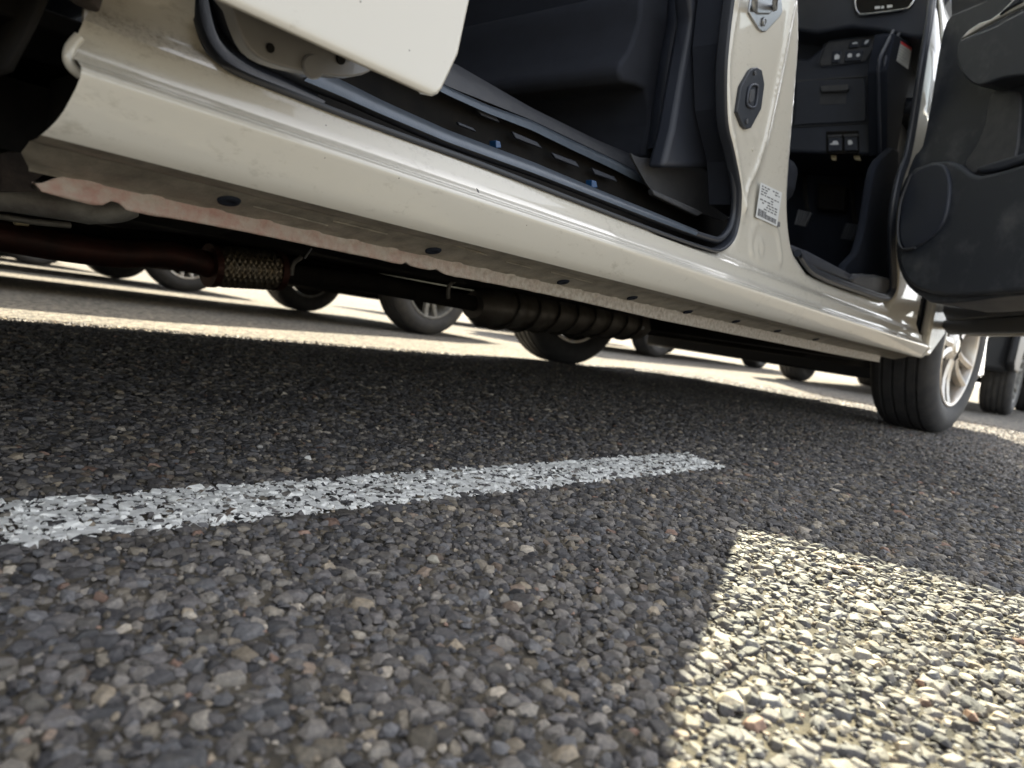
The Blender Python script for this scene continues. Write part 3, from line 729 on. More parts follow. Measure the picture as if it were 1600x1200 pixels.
# B pillar inner trim with stitched edge
panel('pillar_trim', [(1078, -20), (1140, -20), (1127, 60), (1118, 150), (1124, 210), (1136, 262), (1036, 262), (1052, 200), (1068, 110), (1083, 30)], ('Y', .56), .03, PL, van, .008)
tube('stitched_edge', smooth_closed([hit(p, ('Y', .556)) for p in [(1123, -10), (1113, 60), (1109, 110), (1111, 170), (1118, 215), (1128, 258)]], 4, False), .0012, 'plastic_l', van, seg=6)
# front seat: bolster seen through the sliding door, cushion and back
seat_px = [(1012, -20), (1086, -20), (1084, 20), (1076, 70), (1066, 120), (1058, 180), (1046, 245), (1006, 245), (1014, 200), (1010, 140), (972, 128), (968, 100), (984, 78), (1000, 30)]
panel('seat_back', seat_px, ('Y', .64), .42, 'fabric', van, .022, sm=2, seg=5)
v_ = smooth_closed([hit(p, ('Y', .625)) for p in [(1064, -20), (1060, 40), (1050, 90), (1040, 160), (1030, 235)]], 3, False)
tube('seat_side_bolster', v_, .020, PL, van, seg=14)
box('seat_sun_block', (1.02, .60, .46), (1.42, 1.25, 1.40), 'fabric', van, .03, 4)  # box added to keep windshield sun out of the rear cabin
box('seat_cushion', (1.45, .74, .60), (1.95, 1.24, .72), 'fabric', van, .04, 4)
box('rear_seat_cushion', (-.2, .80, .52), (.38, 2.0, .70), 'fabric', van, .05, 4)
box('rear_seat_back', (-.35, .80, .62), (-.18, 2.0, 1.3), 'fabric', van, .05, 4)
# cabin floor, far wall, headliner, bulkhead
box('cabin_floor', (-1.0, .66, .34), (2.6, 2.12, .365), 'matte', van, 0)
box('far_door_trim', (-1.0, 2.06, .365), (2.6, 2.10, 1.05), PL, van, .004)
# printed label on the far trim
lab = panel('seat_pocket', [(722, -20), (990, -20), (988, 22), (890, 26), (735, 60)], ('Y', 1.55), .02, PL, van, .006)
for i in range(4):
    for j in range(7):
        if (i*5+j*3) % 4 == 0: continue
        x = 832+j*16+(i*7) % 5; y = 1+i*5
        panel('printed_line', [(x, y), (x+12, y-1), (x+12, y+1), (x, y+2.2)], ('Y', 1.545), .001, 'inkgrey', lab, 0)
for (x, y) in [(918, 4), (930, 2), (941, 3)]: panel('printed_line', [(x, y), (x+8, y-3), (x+9, y), (x, y+2)], ('Y', 1.545), .001, 'inkgrey', lab, 0)
box('bulkhead', (2.50, .497, .27), (2.62, 2.1, 1.0), 'matte', van, 0)
# ---- dashboard
DX = 2.20
panel('dash_backing', [(1130, -40), (1402, -40), (1398, 238), (1130, 234)], ('X', DX+.06), .05, PL, van, .002)
panel('cowl_side_trim', [(1384, 52), (1470, 52), (1440, 240), (1412, 330), (1408, 470), (1372, 470)], ('Y', .64), .03, 'matte', van, .003)
dash = panel('dashboard', [(1150, 92), (1262, 92), (1300, 60), (1395, 46), (1384, 110), (1386, 242), (1240, 238), (1150, 236)], ('X', DX), .30, PL, van, .010, seg=4)
# side face of the dash, stepped edge, running forward to the pillar
A = [hit(p, ('X', DX-.002)) for p in [(1392, 48), (1383, 100), (1377, 120), (1380, 242)]]
B = [Vector((DX+.45, a.y-.012, a.z)) for a in A]
panel('dashboard_side', [(1398, 52), (1428, 70), (1420, 130), (1400, 250), (1386, 243), (1386, 110)], ('Y', .60), .05, 'matte', dash, .004)
for o in (0, 9): tube('dash_edge_moulding', smooth_closed([hit(p, ('Y', .61)) for p in [(1396+o, 48+o*.5), (1382+o*1.0, 76), (1373+o, 100), (1373+o, 150), (1375+o, 238)]], 4, False), .0045, PL, dash, seg=10)
hood = panel('dash_top', [(1130, -40), (1462, -40), (1457, 30), (1440, 60), (1395, 52), (1330, 42), (1275, 52), (1235, 46), (1130, 46)], ('X', DX-.05), .38, PL, van, .022, sm=2, seg=5)
hp = ('X', DX-.058)
vent = panel('air_vent', [(1336, -30), (1337, 8), (1341, 21), (1350, 23), (1408, 16), (1424, 8), (1434, -30)], hp, .012, 'black', hood, .002)
tube('vent_bezel', smooth_closed([hit(p, ('X', DX-.062)) for p in [(1337, -30), (1336, 6), (1341, 20), (1352, 22), (1408, 15), (1422, 9), (1434, -12), (1438, -30)]], 4, False), .0028, 'chrome', hood, seg=8)
for (x, y, q) in [(1371, 12, 4), (1390, 10, 4), (1379, 11.5, 2)]: panel('vent_marking', [(x-q, y-2), (x+q, y-2.5), (x+q, y+1), (x-q, y+2)], ('X', DX-.060), .001, 'white', vent, 0)
# switch panel
sp_ = ('X', DX-.006)
sw = panel('switch_panel', [(1297, 65), (1368, 56), (1366, 70), (1353, 94), (1346, 97), (1284, 103), (1280, 98), (1290, 70)], sp_, .006, 'plastic_l', dash, .002)
tube('panel_rim', [hit(p, ('X', DX-.008)) for p in [(1297, 64), (1369, 55), (1367, 71), (1354, 95), (1283, 104), (1278, 99), (1288, 70), (1297, 64)]], .0012, PL, sw, seg=6)
def button(px, icon):
    b = panel('button', px, ('X', DX-.012), .008, PL, sw, .0015)
    for q in icon: panel('icon', q, ('X', DX-.0132), .001, 'white', b, 0)
button([(1301, 80), (1314, 79), (1311, 97), (1299, 98)], [[(1304, 87), (1308, 84), (1312, 87), (1311, 92), (1304, 93)]])
button([(1321, 80), (1349, 78), (1344, 94), (1319, 96)], [[(1324, 86), (1327, 83), (1331, 84), (1331, 89), (1325, 90)], [(1338, 85), (1342, 83), (1344, 86), (1341, 89), (1338, 88)]])
button([(1328, 64), (1343, 62), (1341, 73), (1326, 75)], [[(1332, 67), (1336, 65.5), (1340, 66), (1340, 68), (1332, 69)]])
button([(1347, 61), (1361, 60), (1357, 71), (1345, 72)], [[(1350, 68), (1353, 63), (1358, 62), (1356, 66), (1352, 69)]])
# storage lid with handle
lid = panel('storage_lid', [(1245, 128), (1262, 125), (1348, 122), (1352, 126), (1354, 186), (1350, 190), (1262, 194), (1240, 196)], ('X', DX-.008), .006, PL, dash, .003)
tube('lid_gap', smooth_closed([hit(p, ('X', DX-.003)) for p in [(1243, 127), (1300, 123), (1349, 120), (1355, 124), (1357, 186), (1351, 192), (1262, 197), (1240, 198)]], 3, False), .0018, 'plastic_l', lid, seg=6)
panel('handle_recess', [(1283, 142), (1323, 140), (1322, 162), (1280, 164)], ('X', DX-.0085), .002, 'plastic_l', lid, .001)
panel('handle', [(1281, 134), (1325, 131), (1326, 140), (1320, 142), (1283, 144)], ('X', DX-.022), .014, 'plastic_l', lid, .004)
# release levers
rel = panel('release_lever_housing', [(1291, 205), (1341, 204), (1342, 240), (1291, 240)], ('X', DX-.006), .01, 'black', dash, .002)
panel('release_lever', [(1294, 214), (1315, 213), (1315, 235), (1294, 236)], ('X', DX-.012), .006, PL, rel, .002)
panel('release_lever', [(1319, 213), (1339, 213), (1340, 235), (1319, 235)], ('X', DX-.012), .006, PL, rel, .002)
panel('lever_edge', [(1293, 211), (1315, 210), (1315, 213.5), (1293, 214.5)], ('X', DX-.016), .006, 'plastic_l', rel, .001)
panel('lever_edge', [(1318, 210), (1341, 209), (1341, 212.5), (1318, 213.5)], ('X', DX-.016), .006, 'plastic_l', rel, .001)
# car icon and fuel icon
for q in [[(1297, 224), (1300, 224), (1302, 220), (1308, 220), (1310, 223.5), (1310, 226), (1297, 226)]]: panel('bonnet_icon', q, ('X', DX-.0135), .001, 'white', rel, 0)
for q in [[(1325, 219), (1330, 219), (1330, 226), (1325, 226)], [(1330, 220), (1332, 221), (1332, 225), (1330.5, 225)]]: panel('fuel_icon', q, ('X', DX-.0135), .001, 'white', rel, 0)
for q in [[(1297, 240), (1307, 240), (1306, 251), (1299, 250)], [(1332, 239), (1342, 240), (1345, 251), (1335, 250)]]: panel('cable_bracket', q, ('X', DX+.02), .008, 'brass', rel, .002)
# caution sticker: red band over printed lines
stp = ('Y', .5985)
st = panel('caution_sticker', [(1408, 64), (1425, 75), (1419, 108), (1401, 95)], stp, .0006, 'label', dash, 0)
panel('red_band', [(1408.2, 64), (1425, 75), (1424, 79), (1407.5, 68)], ('Y', .598), .0004, 'red', st, 0)
for i in range(6):
    x, y = 1406.5-i*.9, 72+i*4.3; panel('printed_line', [(x, y), (x+12-(i % 3)*2, y+8-(i % 3)), (x+12-(i % 3)*2, y+8.8-(i % 3)), (x, y+.8)], ('Y', .598), .0003, 'inkgrey', st, 0)
# pedals
def pedal(px, X, name):
    P = panel(name, px, ('X', X), .012, 'plastic_l', van, .003)
    a, b, c, d = [Vector((*p, 0)) for p in px[:4]]
    for k in range(5):
        t = (k+.7)/5.4; p, q = a.lerp(b, t), d.lerp(c, t)
        tube('rubber_rib', [hit((r_.x, r_.y), ('X', X-.004)) for r_ in (p, p.lerp(q, .5), q)], .0026, 'rubber', P, seg=6)
    T = [hit((px[1][0]-6, px[1][1]), ('X', X+.01)), hit((px[1][0]-10, px[1][1]-30), ('X', X+.12)), hit((px[1][0]-12, px[1][1]-70), ('X', X+.2))]
    tube('pedal_arm', T, .008, 'black', P, seg=8)
pedal([(1321, 348), (1343, 351), (1332, 376), (1312, 372)], 2.30, 'accelerator_pedal')
pedal([(1246, 327), (1268, 332), (1258, 354), (1240, 350)], 2.26, 'brake_pedal')
panel('steering_column_bracket', [(1278, 285), (1322, 290), (1318, 330), (1276, 326)], ('X', 2.45), .05, 'black', van, .006)
kick = panel('kick_panel', [(1405, 235), (1383, 242), (1368, 262), (1360, 300), (1352, 350), (1340, 395), (1318, 428), (1398, 440), (1404, 400), (1402, 330)], ('Y', .575), .02, 'matte', van, .006, sm=2)
panel('scuff_plate', [(1236, 382), (1262, 392), (1330, 428), (1398, 442), (1396, 462), (1384, 466), (1340, 452), (1268, 424), (1250, 402), (1236, 392)], ('Y', .515), .05, PL, van, .004)
panel('scuff_end', [(1342, 428), (1396, 436), (1398, 456), (1384, 464), (1334, 446)], ('Y', .508), .02, 'plastic_l', van, .008, sm=2)
panel('scuff_groove', [(1254, 405), (1330, 436), (1384, 458), (1383, 461), (1330, 440), (1254, 409)], ('Y', .512), .004, 'rubber', van, .001)
# ---- fittings on the B pillar
pyl = ybody(1.05, .58)
stk = ('Y', .4895)
S = panel('door_striker', [(1175, -10), (1171, 20), (1174, 26), (1186, 46), (1192, 50), (1198, 49), (1219, 26), (1223, 18), (1221, -10)], stk, .004, 'steel', van, .0015)
bolt_c = hit((1193, 34), ('Y', .4885))
def disc(name, c, r, h, mat, parent, seg=24, dish=0):
    v = []; f = []
    prof = [(0, -h+dish), (.55, -h+dish), (.62, -h), (.92, -h), (1, -h*.7), (1.02, 0)]
    for k in range(seg):
        a = 2*math.pi*k/seg
        for q, y in prof: v.append((c.x+r*q*math.cos(a), c.y+y, c.z+r*q*math.sin(a)))
    n = len(prof)
    for k in range(seg):
        for i in range(n-1): a = k*n+i; b = ((k+1) % seg)*n+i; f.append((a, a+1, b+1, b))
    return autosmooth(link(name, mesh(name, v, f), mat, parent), 50)
disc('bolt', bolt_c, .0062, .003, 'steel', S, dish=.002)
Lp = [hit(p, ('Y', q)) for p, q in [((1180, 14), .489), ((1180, 6), .474), ((1181, -4), .468), ((1196, -10), .466), ((1210, -5), .468), ((1211, 5), .474), ((1211, 13), .489)]]
tube('striker_loop', smooth_closed(Lp, 4, False), .0042, 'steel', S, seg=10)
panel('striker_hump', [(1180, -6), (1178, 14), (1186, 22), (1203, 22), (1213, 13), (1212, -6)], ('Y', .4865), .004, 'steel', S, .002)
K = panel('door_catch', [(1177, 106), (1184, 105), (1191, 109), (1195, 132), (1190, 170), (1174, 200), (1167, 202), (1161, 197), (1152, 175), (1158, 135), (1172, 110)], ('Y', .4885), .008, 'rubber', van, .0015)
disc('bolt', hit((1178.5, 114), ('Y', .488)), .0036, .0022, 'plastic_l', K)
disc('bolt', hit((1166, 190), ('Y', .488)), .0040, .0022, 'plastic_l', K)
ring = smooth_closed([hit(p, ('Y', .487)) for p in [(1175, 133), (1181, 133), (1184, 138), (1181, 163), (1176, 168), (1170, 166), (1167, 160), (1170, 139)]], 4, True); ring.append(ring[0])
tube('catch_rim', ring, .0021, 'plastic', K, seg=8)
panel('catch_slot', [(1173, 140), (1178, 138), (1180, 142), (1178, 158), (1173, 161), (1171, 157)], ('Y', .4868), .002, 'plastic_l', K, .0008)
disc('body_plug', hit((1176, 233), ('Y', .494)), .0030, .0012, 'paint', van)
# certification label: text rows and a bar code
lbp = ('Y', .4925)
LB = panel('certification_label', [(1189, 285), (1222, 301), (1214, 354), (1181, 339)], lbp, .0006, 'label', van, 0)
def lb(u, v):   # u 0..1 across, v 0..1 down
    a = Vector((1189, 285)); b = Vector((1222, 301)); c = Vector((1181, 339)); p = a+(b-a)*u+(c-a)*v; return (p.x, p.y)
def rect(u0, v0, u1, v1): return [lb(u0, v0), lb(u1, v0), lb(u1, v1), lb(u0, v1)]
rl_ = random.Random(3)
for r_ in range(9):
    u = .08; v0 = .06+r_*.075
    while u < .88:
        wd = rl_.uniform(.05, .14)
        if rl_.random() < .72: panel('printed_line', rect(u, v0, min(u+wd, .92), v0+.035), ('Y', .4921), .0003, 'ink', LB, 0)
        u += wd+.05
for k in range(16):
    panel('bar_code', rect(.07+k*.054, .80 - (.07 if k < 7 else 0), .07+k*.054+(.030 if k % 3 else .042), .93), ('Y', .4921), .0003, 'ink', LB, 0)
panel('black_dot', [(1215, 346), (1219, 347), (1219, 354), (1215, 355)], ('Y', .4925), .001, 'ink', van, 0)
# dark chip on the sill and a scuff or two
panel('paint_chip', [(745, 294), (748, 297), (749, 302), (746, 299)], ('Y', .4525), .0006, 'ink', van, 0)
#@@DOORS
# ---- sliding door, standing open along the quarter panel
SY = .372
sd_root = empty('sliding_door', (0, 0, 0)); sd_root.parent = van; sd_root.matrix_parent_inverse = Matrix.Translation(-van.location); WORLD_ROOTS.add('sliding_door')
def xzp(p): q = hit(p, ('Y', SY)); return q.x, q.z
c0 = hit((690, 157), ('Y', SY))
def skin():
    # outline in x,z: bottom edge, rounded front corner, raked front edge
    bx, bz = c0.x, c0.z; O = []
    O.append((-.62, bz+.004))
    O += [(-.62+(bx-.016+.62)*k/24, bz+.002*(1-k/24)) for k in range(1, 25)]
    O += [(bx-.008, bz+.0006), (bx-.002, bz+.005), (bx+.0008, bz+.012)]
    tp = hit((733, 0), ('Y', SY)); md_ = hit((716, 85), ('Y', SY))
    O += [(md_.x, md_.z), (tp.x, tp.z), (tp.x+.03, .72), (tp.x+.045, 1.02)]
    v = []; f = []
    rows = []
    # skin as rows in z
    zs = np.concatenate([[0, .0012, .004, .008, .014, .022, .034, .05, .07, .10], np.linspace(.14, .70, 15)])
    for dz in zs:
        z = bz+dz
        # front x at this z
        pts = [(bx-.016, bz), (bx-.008, bz+.0006), (bx-.002, bz+.005), (bx+.0008, bz+.012), (md_.x, md_.z), (tp.x, tp.z), (tp.x+.03, .72), (tp.x+.045, 1.1)]
        xf = np.interp(z, [q[1] for q in pts], [q[0] for q in pts])
        row = []
        for x in list(np.linspace(-.62, xf-.05, 30))+[xf-q for q in (.035, .02, .012, .007, .0045, .0034, .0026, .0019, .0012, .0006, 0)]:
            d = xf-x; y = SY+.0022*max(0, 1-dz/.003)**2+.0018*max(0, 1-d/.003)**2-.014*sstep(0, .5, dz)
            row.append(Vector((x, y, z)))
        rows.append(row)
    nC = len(rows[0]); V_ = [p for r_ in rows for p in r_]; F_ = [(i*nC+k, i*nC+k+1, (i+1)*nC+k+1, (i+1)*nC+k) for i in range(len(rows)-1) for k in range(nC-1)]
    o = link('door_skin', mesh('door_skin', V_, F_), 'paint', sd_root); md = o.modifiers.new('sheet', 'SOLIDIFY'); md.thickness = .0012; md.offset = 0
    return o
skin()
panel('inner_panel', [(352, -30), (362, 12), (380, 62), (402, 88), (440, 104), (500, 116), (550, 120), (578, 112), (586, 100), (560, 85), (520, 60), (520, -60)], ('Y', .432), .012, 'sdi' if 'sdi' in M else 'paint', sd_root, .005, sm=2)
for (x, y, r_) in [(422, 75, .0028), (532, 92, .0036)]:
    disc('drain_hole', hit((x, y), ('Y', .4315)), r_, .0012, 'black', sd_root)
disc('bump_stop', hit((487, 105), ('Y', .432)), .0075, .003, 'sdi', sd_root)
box('door_frame', (-.60, .385, .345), (.30, .43, 1.0), 'paint', sd_root, .01)
box('window_glass', (-.55, .385, 1.02), (.33, .389, 1.5), 'privacy', sd_root, 0)
box('top_frame', (-.60, .38, 1.5), (.36, .42, 1.56), 'paint', sd_root, .01)
# ---- front door, part open
H0 = hit((1465, 522), ('Y', .46)); H0 = Vector((H0.x, .46, H0.z))
r_ = ray(1600, 521); T0 = CAM+r_*((H0.z-CH)/r_.z)
dv = Vector((T0.x-H0.x, T0.y-H0.y, 0)).normalized(); dn = Vector((dv.y, -dv.x, 0))     # dn faces the cabin side?
if dn.dot(CAM-H0) < 0: dn = -dn
def DP(o): return (Vector((H0.x, H0.y, 0))+dn*o, dn)
fd = empty('front_door', (0, 0, 0)); fd.parent = van; fd.matrix_parent_inverse = Matrix.Translation(-van.location); WORLD_ROOTS.add('front_door')
_q = Vector((-.24, -.30, 0)).normalized(); _n = Vector((_q.y, -_q.x, 0)); _n = _n if _n.dot(CAM-Vector((1.97, .462, 0))) > 0 else -_n
def DT(o): return (Vector((1.97, .462, 0))+_n*o, _n)
def dpt(u, o, z): p = H0+dv*u+dn*o; return Vector((p.x, p.y, z))
# outer skin and core as solid slabs in door space (u along the door, z up)
def dslab(name, uz, o0, o1, mat, bev=.004, parent=fd):
    pts = [dpt(u, o0, z) for u, z in uz]; o = link(name, from_bm(name, prism_bm(pts, dn*(o1-o0))), mat, parent)
    if bev: bevel(o, bev, 3)
    return autosmooth(o, 40)
zb = H0.z
dslab('door_skin', [(.06, zb+.002), (1.08, zb+.006), (1.13, .6), (1.12, 1.0), (-.05, 1.0), (.0, .62), (.02, zb+.03)], -.075, -.06, 'paint')
dslab('door_core', [(.075, zb+.016), (1.06, zb+.018), (1.11, .6), (1.10, .98), (0, .98), (.03, .6)], -.06, -.012, 'paint')
dslab('window_glass', [(0.02, 1.0), (1.08, 1.0), (1.0, 1.46), (.62, 1.46)], -.045, -.041, 'glass', 0)
dslab('window_frame', [(1.07, 1.0), (1.11, 1.0), (1.03, 1.50), (.60, 1.50), (-.03, 1.02), (.02, 1.02), (.62, 1.46), (1.0, 1.46)], -.055, -.03, 'rubber', .003)
tr = panel('door_trim', [(1472, 52), (1487, 22), (1540, 0), (1560, -40), (1800, -40), (1800, 452), (1600, 460), (1520, 470), (1462, 474), (1442, 466), (1418, 448), (1404, 420), (1399, 392), (1402, 350), (1410, 300), (1420, 262), (1430, 240), (1440, 228), (1452, 170), (1463, 100)], DT(-.004), .15, 'scuffed', fd, .006, sm=2, seg=4)
panel('lower_edge_strip', [(1462, 472), (1480, 474), (1600, 465), (1800, 452), (1800, 457), (1600, 470), (1500, 480), (1478, 480), (1466, 476)], DP(-.002), .01, 'paint', fd, .001)
panel('lower_seal', [(1467, 476), (1500, 480), (1600, 471), (1800, 457), (1800, 478), (1600, 492), (1500, 499), (1478, 500)], DP(.001), .012, 'rubber', fd, .004)
panel('lower_seal_lip', [(1474, 500), (1600, 493), (1800, 480), (1800, 512), (1600, 519), (1480, 522), (1472, 512)], DP(-.006), .02, 'rubber', fd, .004)
panel('hinge_gusset', [(1459, 488), (1474, 498), (1476, 508), (1468, 523), (1458, 524), (1455, 508)], DP(-.010), .008, 'paint', fd, .002)
panel('window_corner', [(1483, -50), (1600, -50), (1560, 6), (1540, 6), (1486, 26)], DT(-.012), .05, 'rubber', fd, .004)
# armrest with pull pocket, speaker bulge, grab contour
panel('armrest', [(1800, -60), (1800, 100), (1600, 118), (1560, 124), (1528, 134), (1508, 122), (1496, 100), (1495, 70), (1508, 58), (1530, 50), (1560, 38), (1600, 16)], DT(.055), .06, 'scuffed', tr, .018, sm=2, seg=5)
panel('pull_pocket', [(1546, 150), (1560, 144), (1588, 142), (1594, 160), (1592, 200), (1585, 248), (1560, 258), (1530, 268), (1520, 272), (1509, 262), (1509, 250), (1524, 228), (1538, 195)], DT(.002), .012, 'plastic_l', tr, .010, sm=2, seg=5)
panel('pocket_floor', [(1522, 262), (1560, 250), (1600, 238), (1800, 180), (1800, 230), (1600, 252), (1560, 266), (1530, 270)], DT(.010), .02, PL, tr, .006)
panel('lower_bulge', [(1404, 300), (1428, 262), (1480, 250), (1508, 264), (1530, 274), (1600, 256), (1800, 200), (1800, 445), (1600, 455), (1500, 462), (1452, 458), (1424, 446), (1408, 424), (1402, 380)], DT(.014), .02, 'scuffed', tr, .014, sm=2, seg=5)
panel('speaker_grille', [(1404, 360), (1410, 310), (1422, 275), (1446, 258), (1470, 256), (1480, 270), (1483, 300), (1474, 345), (1452, 372), (1425, 388), (1410, 386)], DT(.022), .012, PL, tr, .006, sm=3, seg=4)
tube('speaker_rim', smooth_closed([hit(p, DT(.024)) for p in [(1424, 272), (1409, 310), (1403, 350), (1404, 376), (1411, 389), (1430, 387)]], 5, False), .0030, 'plastic_l', tr, seg=8)
panel('upper_trim_white', [(1500, 62), (1512, 48), (1530, 36), (1548, 30), (1562, 20), (1580, 2), (1600, -20), (1620, -20), (1600, 8), (1560, 28), (1530, 44)], DT(.030), .01, 'paint', tr, .002)
panel('mirror_corner', [(1560, 24), (1566, 16), (1576, 8), (1584, 0), (1600, -10), (1596, 2), (1574, 14)], DT(.036), .01, 'rubber', tr, .002)
# white pillar foot and a dark sheet for the shaded gap by the door
panel('hinge_gap_shade', [(1437, 470), (1452, 462), (1470, 478), (1462, 492), (1452, 510), (1445, 528), (1438, 524)], ('Y', .50), .05, 'rubber', van, .003)
#@@UPPER
# ---- rest of the shell (mostly above and beyond the frame)
def xpoly(name, pts3, off, mat, parent=van, bev=.01):
    o = link(name, from_bm(name, prism_bm([Vector(p) for p in pts3], Vector(off))), mat, parent)
    if bev: bevel(o, bev, 3)
    return autosmooth(o, 40)
YL = 2.20
xpoly('roof', [(-1.15, .62, 1.60), (1.86, .62, 1.62), (1.86, 2.08, 1.62), (-1.15, 2.08, 1.60)], (0, 0, .05), 'paint', bev=.03)
box('headliner', (-1.1, .64, 1.57), (1.84, 2.05, 1.595), 'headliner', van, .005)
xpoly('windshield', [(1.88, .66, 1.63), (2.72, .60, 1.04), (2.72, 2.10, 1.04), (1.88, 2.04, 1.63)], (.004, 0, .004), 'glass', bev=0)
xpoly('hood', [(2.62, .52, .98), (3.84, .62, .82), (3.84, 2.08, .82), (2.62, 2.18, .98)], (0, 0, .03), 'paint', bev=.02)
box('dash_top_pad', (2.30, .58, .95), (2.66, 2.10, 1.0), PL, van, .02)
def arch_poly(x0, x1, zt0, zt1, y, wheels, zb=.20, r=.375):
    P = [(x1, y, zt1), (x0, y, zt0), (x0, y, zb)]
    for cx in sorted(wheels):
        if cx-r < x0: continue
        for k in range(17):
            a = math.pi-math.pi*k/16; P.append((cx+r*math.cos(a), y, max(zb, .33+r*math.sin(a))))
    P.append((x1, y, zb)); return P
xpoly('left_side', arch_poly(-1.15, 3.75, 1.0, .9, YL, [-.235, 2.98]), (0, -.04, 0), 'paint')
xpoly('left_windows', [(-1.1, YL, 1.0), (2.6, YL, 1.0), (1.9, YL-.12, 1.6), (-1.05, YL-.12, 1.6)], (0, -.005, 0), 'privacy', bev=0)
xpoly('tailgate', [(-1.15, .5, .35), (-1.15, 2.18, .35), (-1.08, 2.05, 1.6), (-1.08, .62, 1.6)], (-.04, 0, 0), 'paint')
# right front fender behind the wheel and ahead of it, bumper
xpoly('front_fender', [(2.50, .462, .262), (2.56, .462, .262), (2.60, .462, .33)] + [(2.985+.385*math.cos(math.pi-math.pi*k/16), .452, .345+.385*math.sin(math.pi-math.pi*k/16)) for k in range(17)] + [(3.375, .455, .25), (3.50, .455, .22), (3.86, .470, .24), (3.86, .52, .80), (3.0, .47, .92), (2.60, .47, .96), (2.51, .47, .6)], (0, .03, 0), 'paint')
xpoly('front_bumper', [(3.42, .462, .22), (3.84, .48, .21), (3.96, .82, .21), (3.99, 1.35, .21), (3.95, 1.90, .21), (3.55, 2.18, .21), (3.5, 1.9, .21), (3.5, .8, .21)], (0, 0, .55), 'paint', bev=.03)
xpoly('air_dam', [(3.45, .62, .15), (3.80, .85, .15), (3.82, 1.85, .15), (3.45, 2.0, .15)], (0, 0, .06), 'rubber', bev=.01)
# wheel-arch liners
def liner(cx, y0, y1, name='wheel_arch_liner', r=.370, mat='black'):
    zc = .42 if cx < 0 and y0 < 1 else .345
    a_ = [[Vector((cx+r*math.cos(R(-22+k*7.1)), y, zc+r*math.sin(R(-22+k*7.1)))) for k in range(31)] for y in (y0, (y0+y1)/2, y1)]
    return loft(name, a_, mat, van, n=50, thick=.004)
liner(-.235, .475, .80); liner(2.985, .48, .80); liner(-.235, 1.85, 2.16); liner(2.985, 1.85, 2.16)
box('arch_wall', (-.62, .80, .30), (.16, .81, .75), 'black', van, 0)
box('arch_wall', (2.6, .80, .36), (3.38, .81, .75), 'black', van, 0)
# dusty felt edge of the rear arch
fe = [Vector((.1375, .468, .327)), Vector((.1405, .468, .345)), Vector((.145, .468, .37)), Vector((.149, .468, .40))]+[Vector((-.235+.386*math.cos(R(a)), .468, .42+.386*math.sin(R(a)))) for a in range(2, 60, 6)]
tube('arch_edge_felt', [p+Vector((.0, 0, 0)) for p in fe], .0085, 'brown', van, seg=10)
tube('arch_lip', smooth_closed([hit(p, ('Y', .470)) for p in [(126, 116), (116, 108), (109, 98), (107, 86), (112, 72), (124, 58)]], 4, False), .0032, 'paint', van, seg=10)
# ---- underbody
box('floor_pan', (-.9, .60, .252), (2.55, 2.14, .30), 'black', van, 0)
box('floor_light_block', (.1, 1.40, .207), (2.5, 2.00, .25), 'black', van, .01)  # low slab added to cut sky light reaching the ground below
box('cross_member', (2.05, .60, .215), (2.45, 2.1, .30), 'black', van, .02)
box('side_rail', (.2, .62, .262), (2.5, .70, .295), 'black', van, .008)
box('engine_undertray', (2.56, .84, .20), (3.5, 1.80, .50), 'black', van, .02)  # closing block added to stop sun leaking through the engine bay
box('far_sill', (.15, 2.02, .200), (2.55, 2.155, .30), 'black', van, .01)
box('fuel_tank', (-.1, .85, .235), (.45, 1.25, .29), 'black', van, .03)
EY = 1.25
def W(p, Y=EY): return hit(p, ('Y', Y))
ex = tube('exhaust_pipe', smooth_closed([W(p) for p in [(-260, 330), (-120, 350), (0, 368), (90, 384), (180, 396), (240, 396), (285, 402), (330, 415)]], 5, False), .023, 'rust', van, seg=16)
A, B = W((330, 415)), W((432, 423))
def flexmesh(A, B, r):
    n = 120; seg = 72; v = []; f = []; d = (B-A); L = d.length; d.normalize(); a = d.cross(Vector((0, 0, 1))).normalized(); b = d.cross(a)
    for i in range(n+1):
        t = i/n; e = min(t, 1-t)
        for k in range(seg):
            an = 2*math.pi*k/seg
            u_, v2_ = i*2*math.pi/10+k*2*math.pi*12/72, i*2*math.pi/10-k*2*math.pi*12/72; w_ = .0022*max(math.sin(u_), math.sin(v2_)+.15*math.sin(4*u_))
            rr = (r*(.86+.14*min(1, e/.14)) + w_) if e > .03 else r*.92
            v.append(A+d*(t*L)+a*(rr*math.cos(an))+b*(rr*math.sin(an)))
    for i in range(n):
        for k in range(seg): f.append((i*seg+k, i*seg+(k+1) % seg, (i+1)*seg+(k+1) % seg, (i+1)*seg+k))
    return mesh('flex_joint', v, f)
fj = link('flex_joint', flexmesh(A, B, .036), 'braid', ex)
for P in (A, B):
    d = (B-A).normalized(); tube('clamp_band', [P-d*.006, P+d*.006], .039, 'rust', ex, seg=24)
tube('exhaust_pipe', smooth_closed([W(p) for p in [(432, 423), (480, 432), (560, 440), (640, 455), (740, 474)]], 4, False), .020, 'black', van, seg=14)
